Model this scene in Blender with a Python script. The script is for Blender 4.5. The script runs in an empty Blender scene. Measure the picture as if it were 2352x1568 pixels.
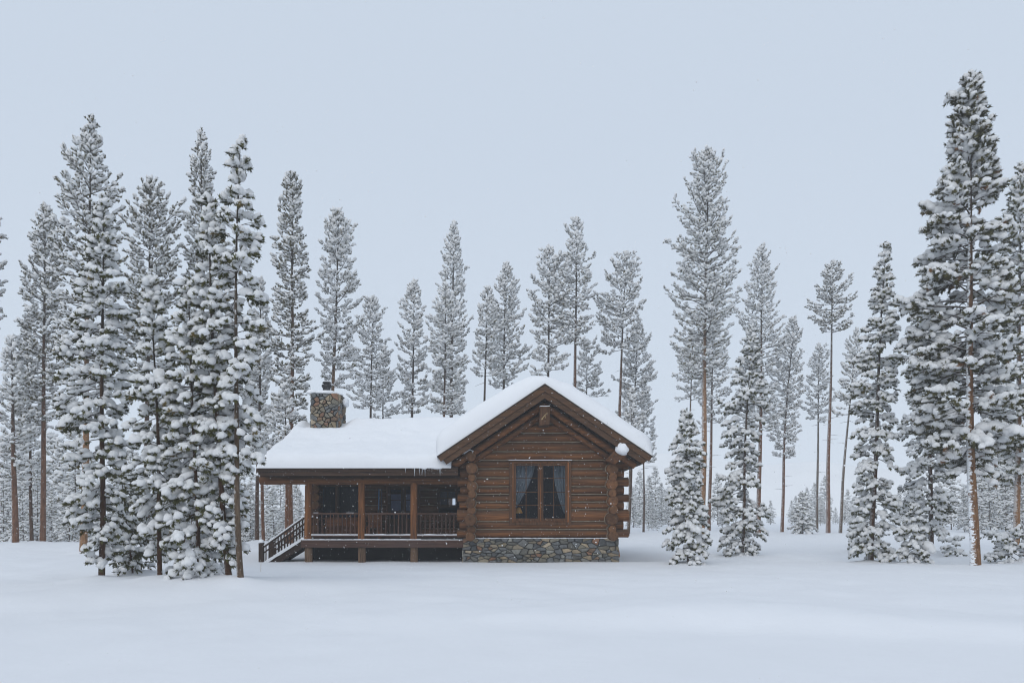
import bpy, bmesh, math, random
import numpy as np
from mathutils import Vector, noise as mnoise

# ------------------------------------------------------------------ camera, sky, sun, exposure
F = 1829.0            # focal length in pixels of a 2352 wide picture (28 mm)
EYE = 1.6
HORIZON = 1181.0
CX = 1176.0
scene = bpy.context.scene
COL = scene.collection

cam_data = bpy.data.cameras.new('camera')
cam = bpy.data.objects.new('camera', cam_data)
COL.objects.link(cam)
cam.location = (0, 0, EYE)
cam.rotation_euler = (math.radians(90), 0, 0)
cam_data.sensor_fit = 'HORIZONTAL'
cam_data.sensor_width = 36.0
cam_data.lens = 36.0 * F / 2352.0
cam_data.shift_y = (HORIZON - 784.0) / 2352.0
cam_data.clip_start = 0.1
cam_data.clip_end = 3000
scene.camera = cam

SUN_EL, SUN_ROT = math.radians(38), math.radians(200)
world = bpy.data.worlds.new('World')
scene.world = world
world.use_nodes = True
wn = world.node_tree
bg = wn.nodes['Background']
sky = wn.nodes.new('ShaderNodeTexSky')
sky.sky_type = 'NISHITA'
sky.sun_disc = False
sky.sun_elevation = SUN_EL
sky.sun_rotation = SUN_ROT
sky.air_density = 1.0
sky.dust_density = 4.0
cloud = wn.nodes.new('ShaderNodeRGB')          # even overcast veil
cloud.outputs[0].default_value = (6.2, 7.06, 8.22, 1)
mix = wn.nodes.new('ShaderNodeMix')
mix.data_type = 'RGBA'
mix.inputs[0].default_value = 0.93
wn.links.new(sky.outputs[0], mix.inputs[6])
wn.links.new(cloud.outputs[0], mix.inputs[7])
# an overcast sky is brighter towards the zenith
wtc = wn.nodes.new('ShaderNodeTexCoord')
wsx = wn.nodes.new('ShaderNodeSeparateXYZ'); wn.links.new(wtc.outputs['Generated'], wsx.inputs[0])
wmr = wn.nodes.new('ShaderNodeMapRange'); wmr.interpolation_type = 'SMOOTHSTEP'
wmr.inputs['From Min'].default_value = 0.5; wmr.inputs['From Max'].default_value = 1.0
wmr.inputs['To Min'].default_value = 1.0; wmr.inputs['To Max'].default_value = 1.1
wn.links.new(wsx.outputs[2], wmr.inputs['Value'])
wsc = wn.nodes.new('ShaderNodeVectorMath'); wsc.operation = 'SCALE'
wn.links.new(mix.outputs[2], wsc.inputs[0]); wn.links.new(wmr.outputs[0], wsc.inputs['Scale'])
whz = wn.nodes.new('ShaderNodeMapRange')          # and a touch paler towards the horizon
whz.inputs['From Min'].default_value = 0.0; whz.inputs['From Max'].default_value = 0.42
whz.inputs['To Min'].default_value = 1.0; whz.inputs['To Max'].default_value = 0.0
wn.links.new(wsx.outputs[2], whz.inputs['Value'])
wpl = wn.nodes.new('ShaderNodeMix'); wpl.data_type = 'RGBA'; wpl.blend_type = 'MULTIPLY'
wpl.inputs[7].default_value = (1.075, 1.06, 1.04, 1)
wn.links.new(whz.outputs[0], wpl.inputs[0]); wn.links.new(wsc.outputs[0], wpl.inputs[6])
wn.links.new(wpl.outputs[2], bg.inputs['Color'])
bg.inputs['Strength'].default_value = 0.1

sun_data = bpy.data.lights.new('sun', 'SUN')
sun_data.energy = 1.2
sun_data.angle = math.radians(50)
sun_data.color = (1.0, 0.97, 0.93)
sun = bpy.data.objects.new('sun', sun_data)
COL.objects.link(sun)
sun.rotation_euler = (math.radians(90) - SUN_EL, 0, math.radians(-20))

vs = scene.view_settings
vs.view_transform = 'Standard'
vs.look = 'None'
vs.gamma = 1
vs.exposure = 0.0
scene.cycles.use_denoising = True
scene.cycles.filter_width = 1.1
scene.cycles.max_bounces = 14
scene.cycles.diffuse_bounces = 10
scene.cycles.transmission_bounces = 12
scene.cycles.volume_bounces = 2
scene.cycles.transparent_max_bounces = 12

# ------------------------------------------------------------------ helpers
def PX(u, Y): return (u - CX) * Y / F
def PZ(v, Y): return EYE + (HORIZON - v) * Y / F
def sstep(a, b, x):
    t = min(1.0, max(0.0, (x - a) / (b - a)))
    return t * t * (3 - 2 * t)

def tag(o, label=None, cat=None, group=None, kind=None):
    if label: o['label'] = label
    if cat: o['category'] = cat
    if group: o['group'] = group
    if kind: o['kind'] = kind
    return o

def empty(name, loc):
    o = bpy.data.objects.new(name, None)
    o.location = loc
    o.empty_display_size = 0.2
    COL.objects.link(o)
    return o

def np_mesh(name, verts, tris, mats, smooth=True, mat_idx=None, tone=None):
    me = bpy.data.meshes.new(name)
    nv, nf = len(verts), len(tris)
    me.vertices.add(nv)
    me.vertices.foreach_set('co', np.asarray(verts, np.float32).ravel())
    me.loops.add(nf * 3)
    me.loops.foreach_set('vertex_index', np.asarray(tris, np.int32).ravel())
    me.polygons.add(nf)
    me.polygons.foreach_set('loop_start', np.arange(0, nf * 3, 3, dtype=np.int32))
    me.polygons.foreach_set('loop_total', np.full(nf, 3, np.int32))
    me.polygons.foreach_set('use_smooth', np.full(nf, smooth, bool))
    for m in mats: me.materials.append(m)
    if mat_idx is not None:
        me.polygons.foreach_set('material_index', np.asarray(mat_idx, np.int32))
    if tone is not None:
        a = me.attributes.new('tone', 'FLOAT', 'POINT')
        a.data.foreach_set('value', np.asarray(tone, np.float32))
    me.update(calc_edges=True)
    return me

def link(name, me, parent=None):
    o = bpy.data.objects.new(name, me)
    COL.objects.link(o)
    if parent is not None: o.parent = parent
    return o

class MB:
    """collects shapes for ONE mesh object"""
    def __init__(self): self.v = []; self.f = []; self.m = []; self.s = []; self.t = []; self.c = []
    def add(self, vs_, fs, mi=0, smooth=False, tone=None, col=None):
        b = len(self.v)
        if tone is None: tone = random.random()
        self.v += [tuple(p) for p in vs_]
        self.t += [tone] * len(vs_)
        self.c += [col or (1, 1, 1)] * len(vs_)
        for f in fs:
            self.f.append([i + b for i in f]); self.m.append(mi); self.s.append(smooth)
    def box(self, x0, x1, y0, y1, z0, z1, mi=0, tone=None):
        v = [(x0,y0,z0),(x1,y0,z0),(x1,y1,z0),(x0,y1,z0),(x0,y0,z1),(x1,y0,z1),(x1,y1,z1),(x0,y1,z1)]
        f = [(0,3,2,1),(4,5,6,7),(0,1,5,4),(1,2,6,5),(2,3,7,6),(3,0,4,7)]
        self.add(v, f, mi, False, tone)
    def prism(self, poly, y0, y1, mi=0, tone=None):
        """poly in x,z (counter clockwise seen from -y), extruded in y"""
        n = len(poly)
        v = [(x, y0, z) for x, z in poly] + [(x, y1, z) for x, z in poly]
        f = [tuple(range(n)), tuple(range(2*n-1, n-1, -1))]
        for i in range(n):
            j = (i+1) % n
            f.append((j, i, i+n, j+n))
        self.add(v, f, mi, False, tone)
    def bar(self, p0, p1, w, h, mi=0, tone=None):
        """box bar from p0 to p1, w sideways, h upward"""
        p0, p1 = Vector(p0), Vector(p1)
        d = (p1-p0).normalized()
        up = Vector((0,0,1)) if abs(d.z) < .95 else Vector((0,1,0))
        s = d.cross(up).normalized(); u = s.cross(d).normalized()
        v = []
        for p in (p0, p1):
            for a, b in ((-1,-1),(1,-1),(1,1),(-1,1)):
                v.append(p + s*(a*w/2) + u*(b*h/2))
        f = [(0,1,2,3),(7,6,5,4),(1,0,4,5),(2,1,5,6),(3,2,6,7),(0,3,7,4)]
        self.add(v, f, mi, False, tone)
    def log(self, p0, p1, r0, r1=None, n=16, wob=0.03, mi=0, cap=1, tone=None, step=0.3, seed=None, snub=0.0):
        """round log; caps in material cap (None for no cap)"""
        r1 = r0 if r1 is None else r1
        p0, p1 = Vector(p0), Vector(p1)
        L = (p1-p0).length
        d = (p1-p0) / L
        up = Vector((0,0,1)) if abs(d.z) < .9 else Vector((0,1,0))
        s = d.cross(up).normalized(); u = s.cross(d).normalized()
        k = max(2, int(L/step)+1)
        sd = random.random()*100 if seed is None else seed
        if tone is None: tone = random.random()
        vs_ = []
        for i in range(k+1):
            t = i/k
            r = r0 + (r1-r0)*t
            c = p0 + d*(L*t)
            if 0 < i < k:
                c = c + s*(mnoise.noise((sd, t*L*.8, 1))*r*wob*1.5) + u*(mnoise.noise((sd, t*L*.8, 7))*r*wob*1.5)
            for j in range(n):
                a = 2*math.pi*j/n
                rr = r*(1+wob*mnoise.noise((math.cos(a)*1.3+sd, math.sin(a)*1.3, t*L*1.1)))
                vs_.append(c + s*(math.cos(a)*rr) + u*(math.sin(a)*rr))
        fs = []
        for i in range(k):
            for j in range(n):
                j2 = (j+1) % n
                fs.append((i*n+j, i*n+j2, (i+1)*n+j2, (i+1)*n+j))
        self.add(vs_, fs, mi, True, tone)
        if cap is not None:
            e0 = vs_[:n]; e1 = vs_[-n:]
            ins = []
            for ring, cc, sg in ((e0, p0, -1), (e1, p1, 1)):
                inner = [cc + (q-cc)*.9 + d*(sg*r0*.06) for q in ring]
                vv = list(ring) + inner + [cc + d*(sg*r0*.06)]
                ff = []
                for j in range(n):
                    j2 = (j+1) % n
                    if sg > 0:
                        ff.append((j, j2, n+j2, n+j)); ff.append((n+j, n+j2, 2*n))
                    else:
                        ff.append((j2, j, n+j, n+j2)); ff.append((n+j2, n+j, 2*n))
                self.add(vv, ff, cap, False, tone)
    def build(self, name, mats, parent=None, bevel=0.0):
        me = bpy.data.meshes.new(name)
        me.from_pydata(self.v, [], self.f)
        for m in (mats if isinstance(mats, (list, tuple)) else [mats]): me.materials.append(m)
        me.polygons.foreach_set('material_index', self.m)
        me.polygons.foreach_set('use_smooth', self.s)
        a = me.attributes.new('tone', 'FLOAT', 'POINT'); a.data.foreach_set('value', self.t)
        a = me.attributes.new('stone_colour', 'FLOAT_COLOR', 'POINT')
        a.data.foreach_set('color', [x for c in self.c for x in (c[0], c[1], c[2], 1)])
        me.update()
        o = link(name, me, parent)
        if bevel:
            b = o.modifiers.new('bevel', 'BEVEL'); b.width = bevel; b.segments = 2; b.limit_method = 'ANGLE'
        return o

# ------------------------------------------------------------------ materials
def new_mat(name):
    m = bpy.data.materials.new(name); m.use_nodes = True
    nt = m.node_tree
    return m, nt, nt.nodes['Principled BSDF']

def N(nt, t, **kw):
    n = nt.nodes.new(t)
    for k, val in kw.items():
        if k.startswith('i_'):
            n.inputs[k[2:].replace('_', ' ')].default_value = val
        else: setattr(n, k, val)
    return n

def ramp(nt, stops):
    r = nt.nodes.new('ShaderNodeValToRGB')
    el = r.color_ramp.elements
    while len(el) < len(stops): el.new(0.5)
    for e, (p, c) in zip(el, stops):
        e.position = p; e.color = (c[0], c[1], c[2], 1)
    return r

def mixc(nt, fac, a, b, blend='MIX'):
    m = nt.nodes.new('ShaderNodeMix'); m.data_type = 'RGBA'; m.blend_type = blend
    for sock, val in ((m.inputs[0], fac), (m.inputs[6], a), (m.inputs[7], b)):
        if isinstance(val, bpy.types.NodeSocket): nt.links.new(val, sock)
        elif isinstance(val, (int, float)): sock.default_value = val
        else: sock.default_value = (val[0], val[1], val[2], 1)
    return m.outputs[2]

def math_n(nt, op, a, b=None, clamp=False):
    m = nt.nodes.new('ShaderNodeMath'); m.operation = op; m.use_clamp = clamp
    for i, val in enumerate((a, b)):
        if val is None: continue
        if isinstance(val, bpy.types.NodeSocket): nt.links.new(val, m.inputs[i])
        else: m.inputs[i].default_value = val
    return m.outputs[0]

def wood(name, axis, dark, mid, light, rough=0.75, grain=1.0, weather=0.35, weather_shade_col=(0.055, 0.038, 0.026), top=0.0):
    m, nt, p = new_mat(name)
    tc = N(nt, 'ShaderNodeTexCoord')
    at = N(nt, 'ShaderNodeAttribute', attribute_name='tone')
    off = N(nt, 'ShaderNodeVectorMath', operation='SCALE'); off.inputs[0].default_value = (13.1, 7.7, 21.3)
    nt.links.new(at.outputs['Fac'], off.inputs['Scale'])
    add = N(nt, 'ShaderNodeVectorMath', operation='ADD')
    nt.links.new(tc.outputs['Object'], add.inputs[0]); nt.links.new(off.outputs[0], add.inputs[1])
    mp = N(nt, 'ShaderNodeMapping')
    sc = [14.0*grain]*3; sc['xyz'.index(axis)] = 0.9
    mp.inputs['Scale'].default_value = sc
    nt.links.new(add.outputs[0], mp.inputs['Vector'])
    n1 = N(nt, 'ShaderNodeTexNoise', i_Scale=1.0, i_Detail=6.0, i_Roughness=0.65)
    nt.links.new(mp.outputs[0], n1.inputs['Vector'])
    r = ramp(nt, [(0.28, dark), (0.5, mid), (0.75, light)])
    nt.links.new(n1.outputs['Fac'], r.inputs[0])
    # per log tone
    tr = ramp(nt, [(0.0, (0.52, 0.5, 0.48)), (0.5, (0.9, 0.9, 0.9)), (1.0, (1.2, 1.14, 1.08))])
    nt.links.new(at.outputs['Fac'], tr.inputs[0])
    c = mixc(nt, 1.0, r.outputs[0], tr.outputs[0], 'MULTIPLY')
    # large weather stains
    mp2 = N(nt, 'ShaderNodeMapping')
    sc2 = [3.2]*3; sc2['xyz'.index(axis)] = 0.55
    mp2.inputs['Scale'].default_value = sc2
    nt.links.new(add.outputs[0], mp2.inputs['Vector'])
    n2 = N(nt, 'ShaderNodeTexNoise', i_Scale=1.0, i_Detail=4.0, i_Roughness=0.6)
    nt.links.new(mp2.outputs[0], n2.inputs['Vector'])
    r2 = ramp(nt, [(0.42, (0, 0, 0)), (0.72, (1, 1, 1))])
    nt.links.new(n2.outputs['Fac'], r2.inputs[0])
    c = mixc(nt, math_n(nt, 'MULTIPLY', r2.outputs[0], weather), c, weather_shade_col)
    if top:  # upper faces darker: weathering, plus shade of the overhang put into the colour
        ge = N(nt, 'ShaderNodeNewGeometry'); sx = N(nt, 'ShaderNodeSeparateXYZ'); nt.links.new(ge.outputs['Normal'], sx.inputs[0])
        rt_ = ramp(nt, [(0.15, (0, 0, 0)), (0.8, (1, 1, 1))]); nt.links.new(math_n(nt, 'ADD', sx.outputs[2], math_n(nt, 'MULTIPLY', n2.outputs['Fac'], 0.35)), rt_.inputs[0])
        c = mixc(nt, math_n(nt, 'MULTIPLY', rt_.outputs[0], top), c, weather_shade_col)
    # drying checks: thin dark lines along the grain
    mp3 = N(nt, 'ShaderNodeMapping')
    sc3 = [11.0]*3; sc3['xyz'.index(axis)] = 0.35
    mp3.inputs['Scale'].default_value = sc3
    nt.links.new(add.outputs[0], mp3.inputs['Vector'])
    n3 = N(nt, 'ShaderNodeTexNoise', i_Scale=1.0, i_Detail=1.0)
    nt.links.new(mp3.outputs[0], n3.inputs['Vector'])
    d3 = math_n(nt, 'ABSOLUTE', math_n(nt, 'SUBTRACT', n3.outputs['Fac'], 0.56))
    r3 = ramp(nt, [(0.0, (1, 1, 1)), (0.018, (0, 0, 0))])
    nt.links.new(d3, r3.inputs[0])
    c = mixc(nt, math_n(nt, 'MULTIPLY', r3.outputs[0], 0.75), c, (0.012, 0.008, 0.006))
    nt.links.new(c, p.inputs['Base Color'])
    p.inputs['Roughness'].default_value = rough
    p.inputs['Specular IOR Level'].default_value = 0.25
    b = N(nt, 'ShaderNodeBump', i_Strength=0.45, i_Distance=0.012)
    nt.links.new(n1.outputs['Fac'], b.inputs['Height'])
    nt.links.new(b.outputs[0], p.inputs['Normal'])
    return m

DK, MD, LT = (0.044, 0.018, 0.007), (0.165, 0.064, 0.0195), (0.30, 0.126, 0.041)
M = {}
for ax in 'xyz':
    M['log_' + ax] = wood('log_' + ax, ax, DK, MD, LT, top=0.0 if ax == 'z' else 0.6)
    M['dark_' + ax] = wood('dark_wood_' + ax, ax, (0.016, 0.009, 0.006), (0.042, 0.023, 0.014), (0.075, 0.042, 0.026), weather=0.2, weather_shade_col=(0.03, 0.022, 0.018))
    M['rail_' + ax] = wood('rail_wood_' + ax, ax, (0.03, 0.014, 0.010), (0.072, 0.036, 0.026), (0.115, 0.066, 0.05), weather=0.3, weather_shade_col=(0.07, 0.055, 0.05))
M['end'] = wood('end_grain', 'y', (0.06, 0.026, 0.012), (0.145, 0.066, 0.027), (0.22, 0.11, 0.046), grain=0.7, weather=0.45)
M['wall_shade_x'] = wood('porch_shade_log', 'x', (0.028, 0.013, 0.006), (0.095, 0.041, 0.016), (0.17, 0.076, 0.03))  # same logs, coloured darker to hold the shade under the porch roof
M['fascia'] = wood('fascia_board', 'x', (0.04, 0.02, 0.01), (0.09, 0.044, 0.02), (0.135, 0.07, 0.034), weather=0.25)
M['trim'] = wood('window_trim', 'z', (0.10, 0.04, 0.014), (0.2, 0.078, 0.024), (0.29, 0.12, 0.04), weather=0.2)
M['trim_dark'] = wood('window_casing', 'z', (0.04, 0.018, 0.008), (0.085, 0.04, 0.018), (0.13, 0.062, 0.028), weather=0.3)
M['post_low'] = wood('weathered_post', 'z', (0.06, 0.035, 0.02), (0.15, 0.09, 0.052), (0.24, 0.16, 0.1), weather=0.3, weather_shade_col=(0.09, 0.07, 0.05))

def plain(name, col, rough=0.8, var=0.25, scale=6.0, bump=0.0, spec=0.3):
    m, nt, p = new_mat(name)
    tc = N(nt, 'ShaderNodeTexCoord')
    n = N(nt, 'ShaderNodeTexNoise', i_Scale=scale, i_Detail=4.0)
    nt.links.new(tc.outputs['Object'], n.inputs['Vector'])
    a = tuple(x*(1-var) for x in col); b = tuple(x*(1+var) for x in col)
    r = ramp(nt, [(0.3, a), (0.7, b)])
    nt.links.new(n.outputs['Fac'], r.inputs[0]); nt.links.new(r.outputs[0], p.inputs['Base Color'])
    p.inputs['Roughness'].default_value = rough
    p.inputs['Specular IOR Level'].default_value = spec
    if bump:
        bn = N(nt, 'ShaderNodeBump', i_Strength=bump, i_Distance=0.01)
        nt.links.new(n.outputs['Fac'], bn.inputs['Height']); nt.links.new(bn.outputs[0], p.inputs['Normal'])
    return m

M['chink'] = plain('chinking', (0.19, 0.155, 0.11), 0.9, 0.3, 9, 0.4)
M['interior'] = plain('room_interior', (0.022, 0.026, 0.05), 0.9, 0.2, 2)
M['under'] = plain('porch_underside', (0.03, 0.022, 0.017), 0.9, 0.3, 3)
M['shade_joint'] = plain('dark_skirting', (0.012, 0.010, 0.008), 0.95, 0.3, 3)  # near-black: under-deck shade put into the skirting colour; also dark chimney joints
M['mortar'] = plain('mortar', (0.085, 0.085, 0.08), 0.95, 0.3, 14, 0.5)
M['pipe'] = plain('flue_metal', (0.018, 0.018, 0.02), 0.5, 0.3, 8)
M['curtain'] = plain('curtain_cloth', (0.16, 0.18, 0.185), 0.9, 0.15, 5)
M['shade'] = plain('lamp_shade_cloth', (0.75, 0.36, 0.09), 0.8, 0.1, 4)
M['ski'] = plain('ski_blue', (0.04, 0.10, 0.2), 0.35, 0.1, 4, spec=0.5)
M['ski_dark'] = plain('ski_dark', (0.03, 0.03, 0.04), 0.5, 0.1, 4)
M['boards'] = wood('bench_boards', 'x', (0.07, 0.028, 0.012), (0.17, 0.066, 0.024), (0.25, 0.105, 0.04))
M['shingle'] = plain('roof_shingle', (0.05, 0.04, 0.033), 0.9, 0.4, 12, 0.5)
M['stick'] = plain('dry_stick', (0.4, 0.3, 0.16), 0.8, 0.2, 10)

# snow
def snow_mat(name, scale, strength, dist, col=(0.86, 0.88, 0.905)):
    m, nt, p = new_mat(name)
    tc = N(nt, 'ShaderNodeTexCoord')
    n = N(nt, 'ShaderNodeTexNoise', i_Scale=scale, i_Detail=5.0, i_Roughness=0.6)
    nt.links.new(tc.outputs['Object'], n.inputs['Vector'])
    a = tuple(x*0.975 for x in col)
    r = ramp(nt, [(0.3, a), (0.7, col)])
    nt.links.new(n.outputs['Fac'], r.inputs[0]); nt.links.new(r.outputs[0], p.inputs['Base Color'])
    p.inputs['Roughness'].default_value = 0.85
    p.inputs['Specular IOR Level'].default_value = 0.15
    b = N(nt, 'ShaderNodeBump', i_Strength=strength, i_Distance=dist)
    nt.links.new(n.outputs['Fac'], b.inputs['Height']); nt.links.new(b.outputs[0], p.inputs['Normal'])
    return m
M['snow'] = snow_mat('snow', 2.2, 0.10, 0.05, (0.75, 0.77, 0.80))
M['ground_snow'] = snow_mat('ground_snow', 0.9, 0.3, 0.08, (0.725, 0.745, 0.778))
M['tree_snow'] = snow_mat('tree_snow', 7.0, 0.5, 0.03, (0.93, 0.935, 0.94))
nt = M['tree_snow'].node_tree
tl_ = N(nt, 'ShaderNodeBsdfTranslucent'); tl_.inputs[0].default_value = (0.92, 0.93, 0.94, 1)
ms = N(nt, 'ShaderNodeMixShader'); ms.inputs[0].default_value = 0.46
nt.links.new(nt.nodes['Principled BSDF'].outputs[0], ms.inputs[1]); nt.links.new(tl_.outputs[0], ms.inputs[2])
nt.links.new(ms.outputs[0], nt.nodes['Material Output'].inputs['Surface'])
m, nt, p = new_mat('ice')
p.inputs['Base Color'].default_value = (0.75, 0.8, 0.85, 1); p.inputs['Roughness'].default_value = 0.15
p.inputs['Transmission Weight'].default_value = 0.5
M['ice'] = m

# stones
m, nt, p = new_mat('field_stone')
at = N(nt, 'ShaderNodeAttribute', attribute_name='stone_colour')
tc = N(nt, 'ShaderNodeTexCoord')
n = N(nt, 'ShaderNodeTexNoise', i_Scale=9.0, i_Detail=6.0, i_Roughness=0.7)
nt.links.new(tc.outputs['Object'], n.inputs['Vector'])
r = ramp(nt, [(0.25, (0.5, 0.5, 0.52)), (0.55, (1, 1, 1)), (0.8, (1.45, 1.4, 1.3))])
nt.links.new(n.outputs['Fac'], r.inputs[0])
nt.links.new(mixc(nt, 1.0, at.outputs['Color'], r.outputs[0], 'MULTIPLY'), p.inputs['Base Color'])
p.inputs['Roughness'].default_value = 0.7
b = N(nt, 'ShaderNodeBump', i_Strength=0.7, i_Distance=0.02)
nt.links.new(n.outputs['Fac'], b.inputs['Height']); nt.links.new(b.outputs[0], p.inputs['Normal'])
M['stone'] = m

# window glass: thin clear pane with a weak reflection
m = bpy.data.materials.new('window_glass'); m.use_nodes = True
nt = m.node_tree; nt.nodes.remove(nt.nodes['Principled BSDF'])
out = nt.nodes['Material Output']
tr = N(nt, 'ShaderNodeBsdfTransparent'); tr.inputs[0].default_value = (0.86, 0.89, 0.93, 1)
gl = N(nt, 'ShaderNodeBsdfGlossy'); gl.inputs['Roughness'].default_value = 0.03
gl.inputs['Color'].default_value = (0.9, 0.93, 1.0, 1)
fr = N(nt, 'ShaderNodeFresnel'); fr.inputs[0].default_value = 1.16
ms = N(nt, 'ShaderNodeMixShader')
nt.links.new(fr.outputs[0], ms.inputs[0]); nt.links.new(tr.outputs[0], ms.inputs[1]); nt.links.new(gl.outputs[0], ms.inputs[2])
nt.links.new(ms.outputs[0], out.inputs['Surface'])
M['glass'] = m

# bark
def bark_mat(name, dark, light, snow_side=0.0, speck=0.5):
    m, nt, p = new_mat(name)
    tc = N(nt, 'ShaderNodeTexCoord')
    mp = N(nt, 'ShaderNodeMapping'); mp.inputs['Scale'].default_value = (9, 9, 2.2)
    nt.links.new(tc.outputs['Object'], mp.inputs['Vector'])
    n = N(nt, 'ShaderNodeTexNoise', i_Scale=1.6, i_Detail=6.0, i_Roughness=0.7)
    nt.links.new(mp.outputs[0], n.inputs['Vector'])
    r = ramp(nt, [(0.3, tuple(x*.35 for x in dark)), (0.48, dark), (0.7, light)])
    nt.links.new(n.outputs['Fac'], r.inputs[0])
    # grey towards the thin top of the stem: tone attribute runs 0 at the base to 1 at the tip
    at = N(nt, 'ShaderNodeAttribute', attribute_name='tone')
    grey = ramp(nt, [(0.3, (0.025, 0.019, 0.015)), (0.7, (0.075, 0.06, 0.048))])
    nt.links.new(n.outputs['Fac'], grey.inputs[0])
    h = ramp(nt, [(0.35, (0, 0, 0)), (0.75, (1, 1, 1))])
    nt.links.new(at.outputs['Fac'], h.inputs[0])
    c = mixc(nt, h.outputs[0], r.outputs[0], grey.outputs[0])
    # snow caught in the bark
    n2 = N(nt, 'ShaderNodeTexNoise', i_Scale=7.0, i_Detail=3.0)
    nt.links.new(tc.outputs['Object'], n2.inputs['Vector'])
    s = ramp(nt, [(0.66, (0, 0, 0)), (0.69, (1, 1, 1))])
    nt.links.new(n2.outputs['Fac'], s.inputs[0])
    fac = math_n(nt, 'MULTIPLY', s.outputs[0], speck)
    if snow_side > 0:
        ge = N(nt, 'ShaderNodeNewGeometry')
        sx = N(nt, 'ShaderNodeSeparateXYZ'); nt.links.new(ge.outputs['Normal'], sx.inputs[0])
        side = math_n(nt, 'MULTIPLY', sx.outputs[0], -0.24)
        mp4 = N(nt, 'ShaderNodeMapping'); mp4.inputs['Scale'].default_value = (5, 5, 13)
        nt.links.new(tc.outputs['Object'], mp4.inputs['Vector'])
        n4 = N(nt, 'ShaderNodeTexNoise', i_Scale=1.5, i_Detail=5.0, i_Roughness=0.7)
        nt.links.new(mp4.outputs[0], n4.inputs['Vector'])
        q = math_n(nt, 'ADD', side, n4.outputs['Fac'])
        s2 = ramp(nt, [(0.62, (0, 0, 0)), (0.70, (1, 1, 1))])
        nt.links.new(q, s2.inputs[0])
        fac = math_n(nt, 'MAXIMUM', fac, math_n(nt, 'MULTIPLY', s2.outputs[0], snow_side))
    c = mixc(nt, fac, c, (0.82, 0.85, 0.88))
    nt.links.new(c, p.inputs['Base Color'])
    p.inputs['Roughness'].default_value = 0.9; p.inputs['Specular IOR Level'].default_value = 0.15
    b = N(nt, 'ShaderNodeBump', i_Strength=0.8, i_Distance=0.03)
    nt.links.new(n.outputs['Fac'], b.inputs['Height']); nt.links.new(b.outputs[0], p.inputs['Normal'])
    return m
BARK = {
    'red': bark_mat('bark_red', (0.12, 0.053, 0.026), (0.21, 0.102, 0.055), 0.35),
    'orange': bark_mat('bark_orange', (0.20, 0.105, 0.05), (0.33, 0.19, 0.10), 0.5),
    'plaster': bark_mat('bark_snowed', (0.15, 0.075, 0.035), (0.26, 0.15, 0.08), 1.0),
    'grey': bark_mat('bark_grey', (0.09, 0.062, 0.042), (0.17, 0.125, 0.088), 0.35),
    'dark': bark_mat('bark_dark', (0.06, 0.031, 0.018), (0.10, 0.056, 0.034), 0.25),
}
m, nt, p = new_mat('twig_bark')
ge = N(nt, 'ShaderNodeNewGeometry'); sx = N(nt, 'ShaderNodeSeparateXYZ'); nt.links.new(ge.outputs['Normal'], sx.inputs[0])
r = ramp(nt, [(0.45, (0, 0, 0)), (0.7, (1, 1, 1))]); nt.links.new(sx.outputs[2], r.inputs[0])
nt.links.new(mixc(nt, math_n(nt, 'MULTIPLY', r.outputs[0], 0.85), (0.05, 0.037, 0.028), (0.8, 0.83, 0.86)), p.inputs['Base Color'])
p.inputs['Roughness'].default_value = 0.9; p.inputs['Specular IOR Level'].default_value = 0.15
M['twig'] = m

def needle_mat(name, a, b, c):
    m, nt, p = new_mat(name)
    at = N(nt, 'ShaderNodeAttribute', attribute_name='tone')
    r = ramp(nt, [(0.0, a), (0.55, b), (0.9, b), (1.0, c)])
    nt.links.new(at.outputs['Fac'], r.inputs[0])
    nt.links.new(r.outputs[0], p.inputs['Base Color'])
    p.inputs['Roughness'].default_value = 0.75; p.inputs['Specular IOR Level'].default_value = 0.2
    return m
NEEDLE = {
    'green': needle_mat('needles_green', (0.03, 0.032, 0.010), (0.075, 0.074, 0.022), (0.14, 0.105, 0.035)),
    'olive': needle_mat('needles_olive', (0.05, 0.044, 0.021), (0.11, 0.095, 0.042), (0.17, 0.13, 0.06)),
    'rust': needle_mat('needles_rust', (0.03, 0.031, 0.010), (0.07, 0.064, 0.021), (0.17, 0.085, 0.036)),
}

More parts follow.
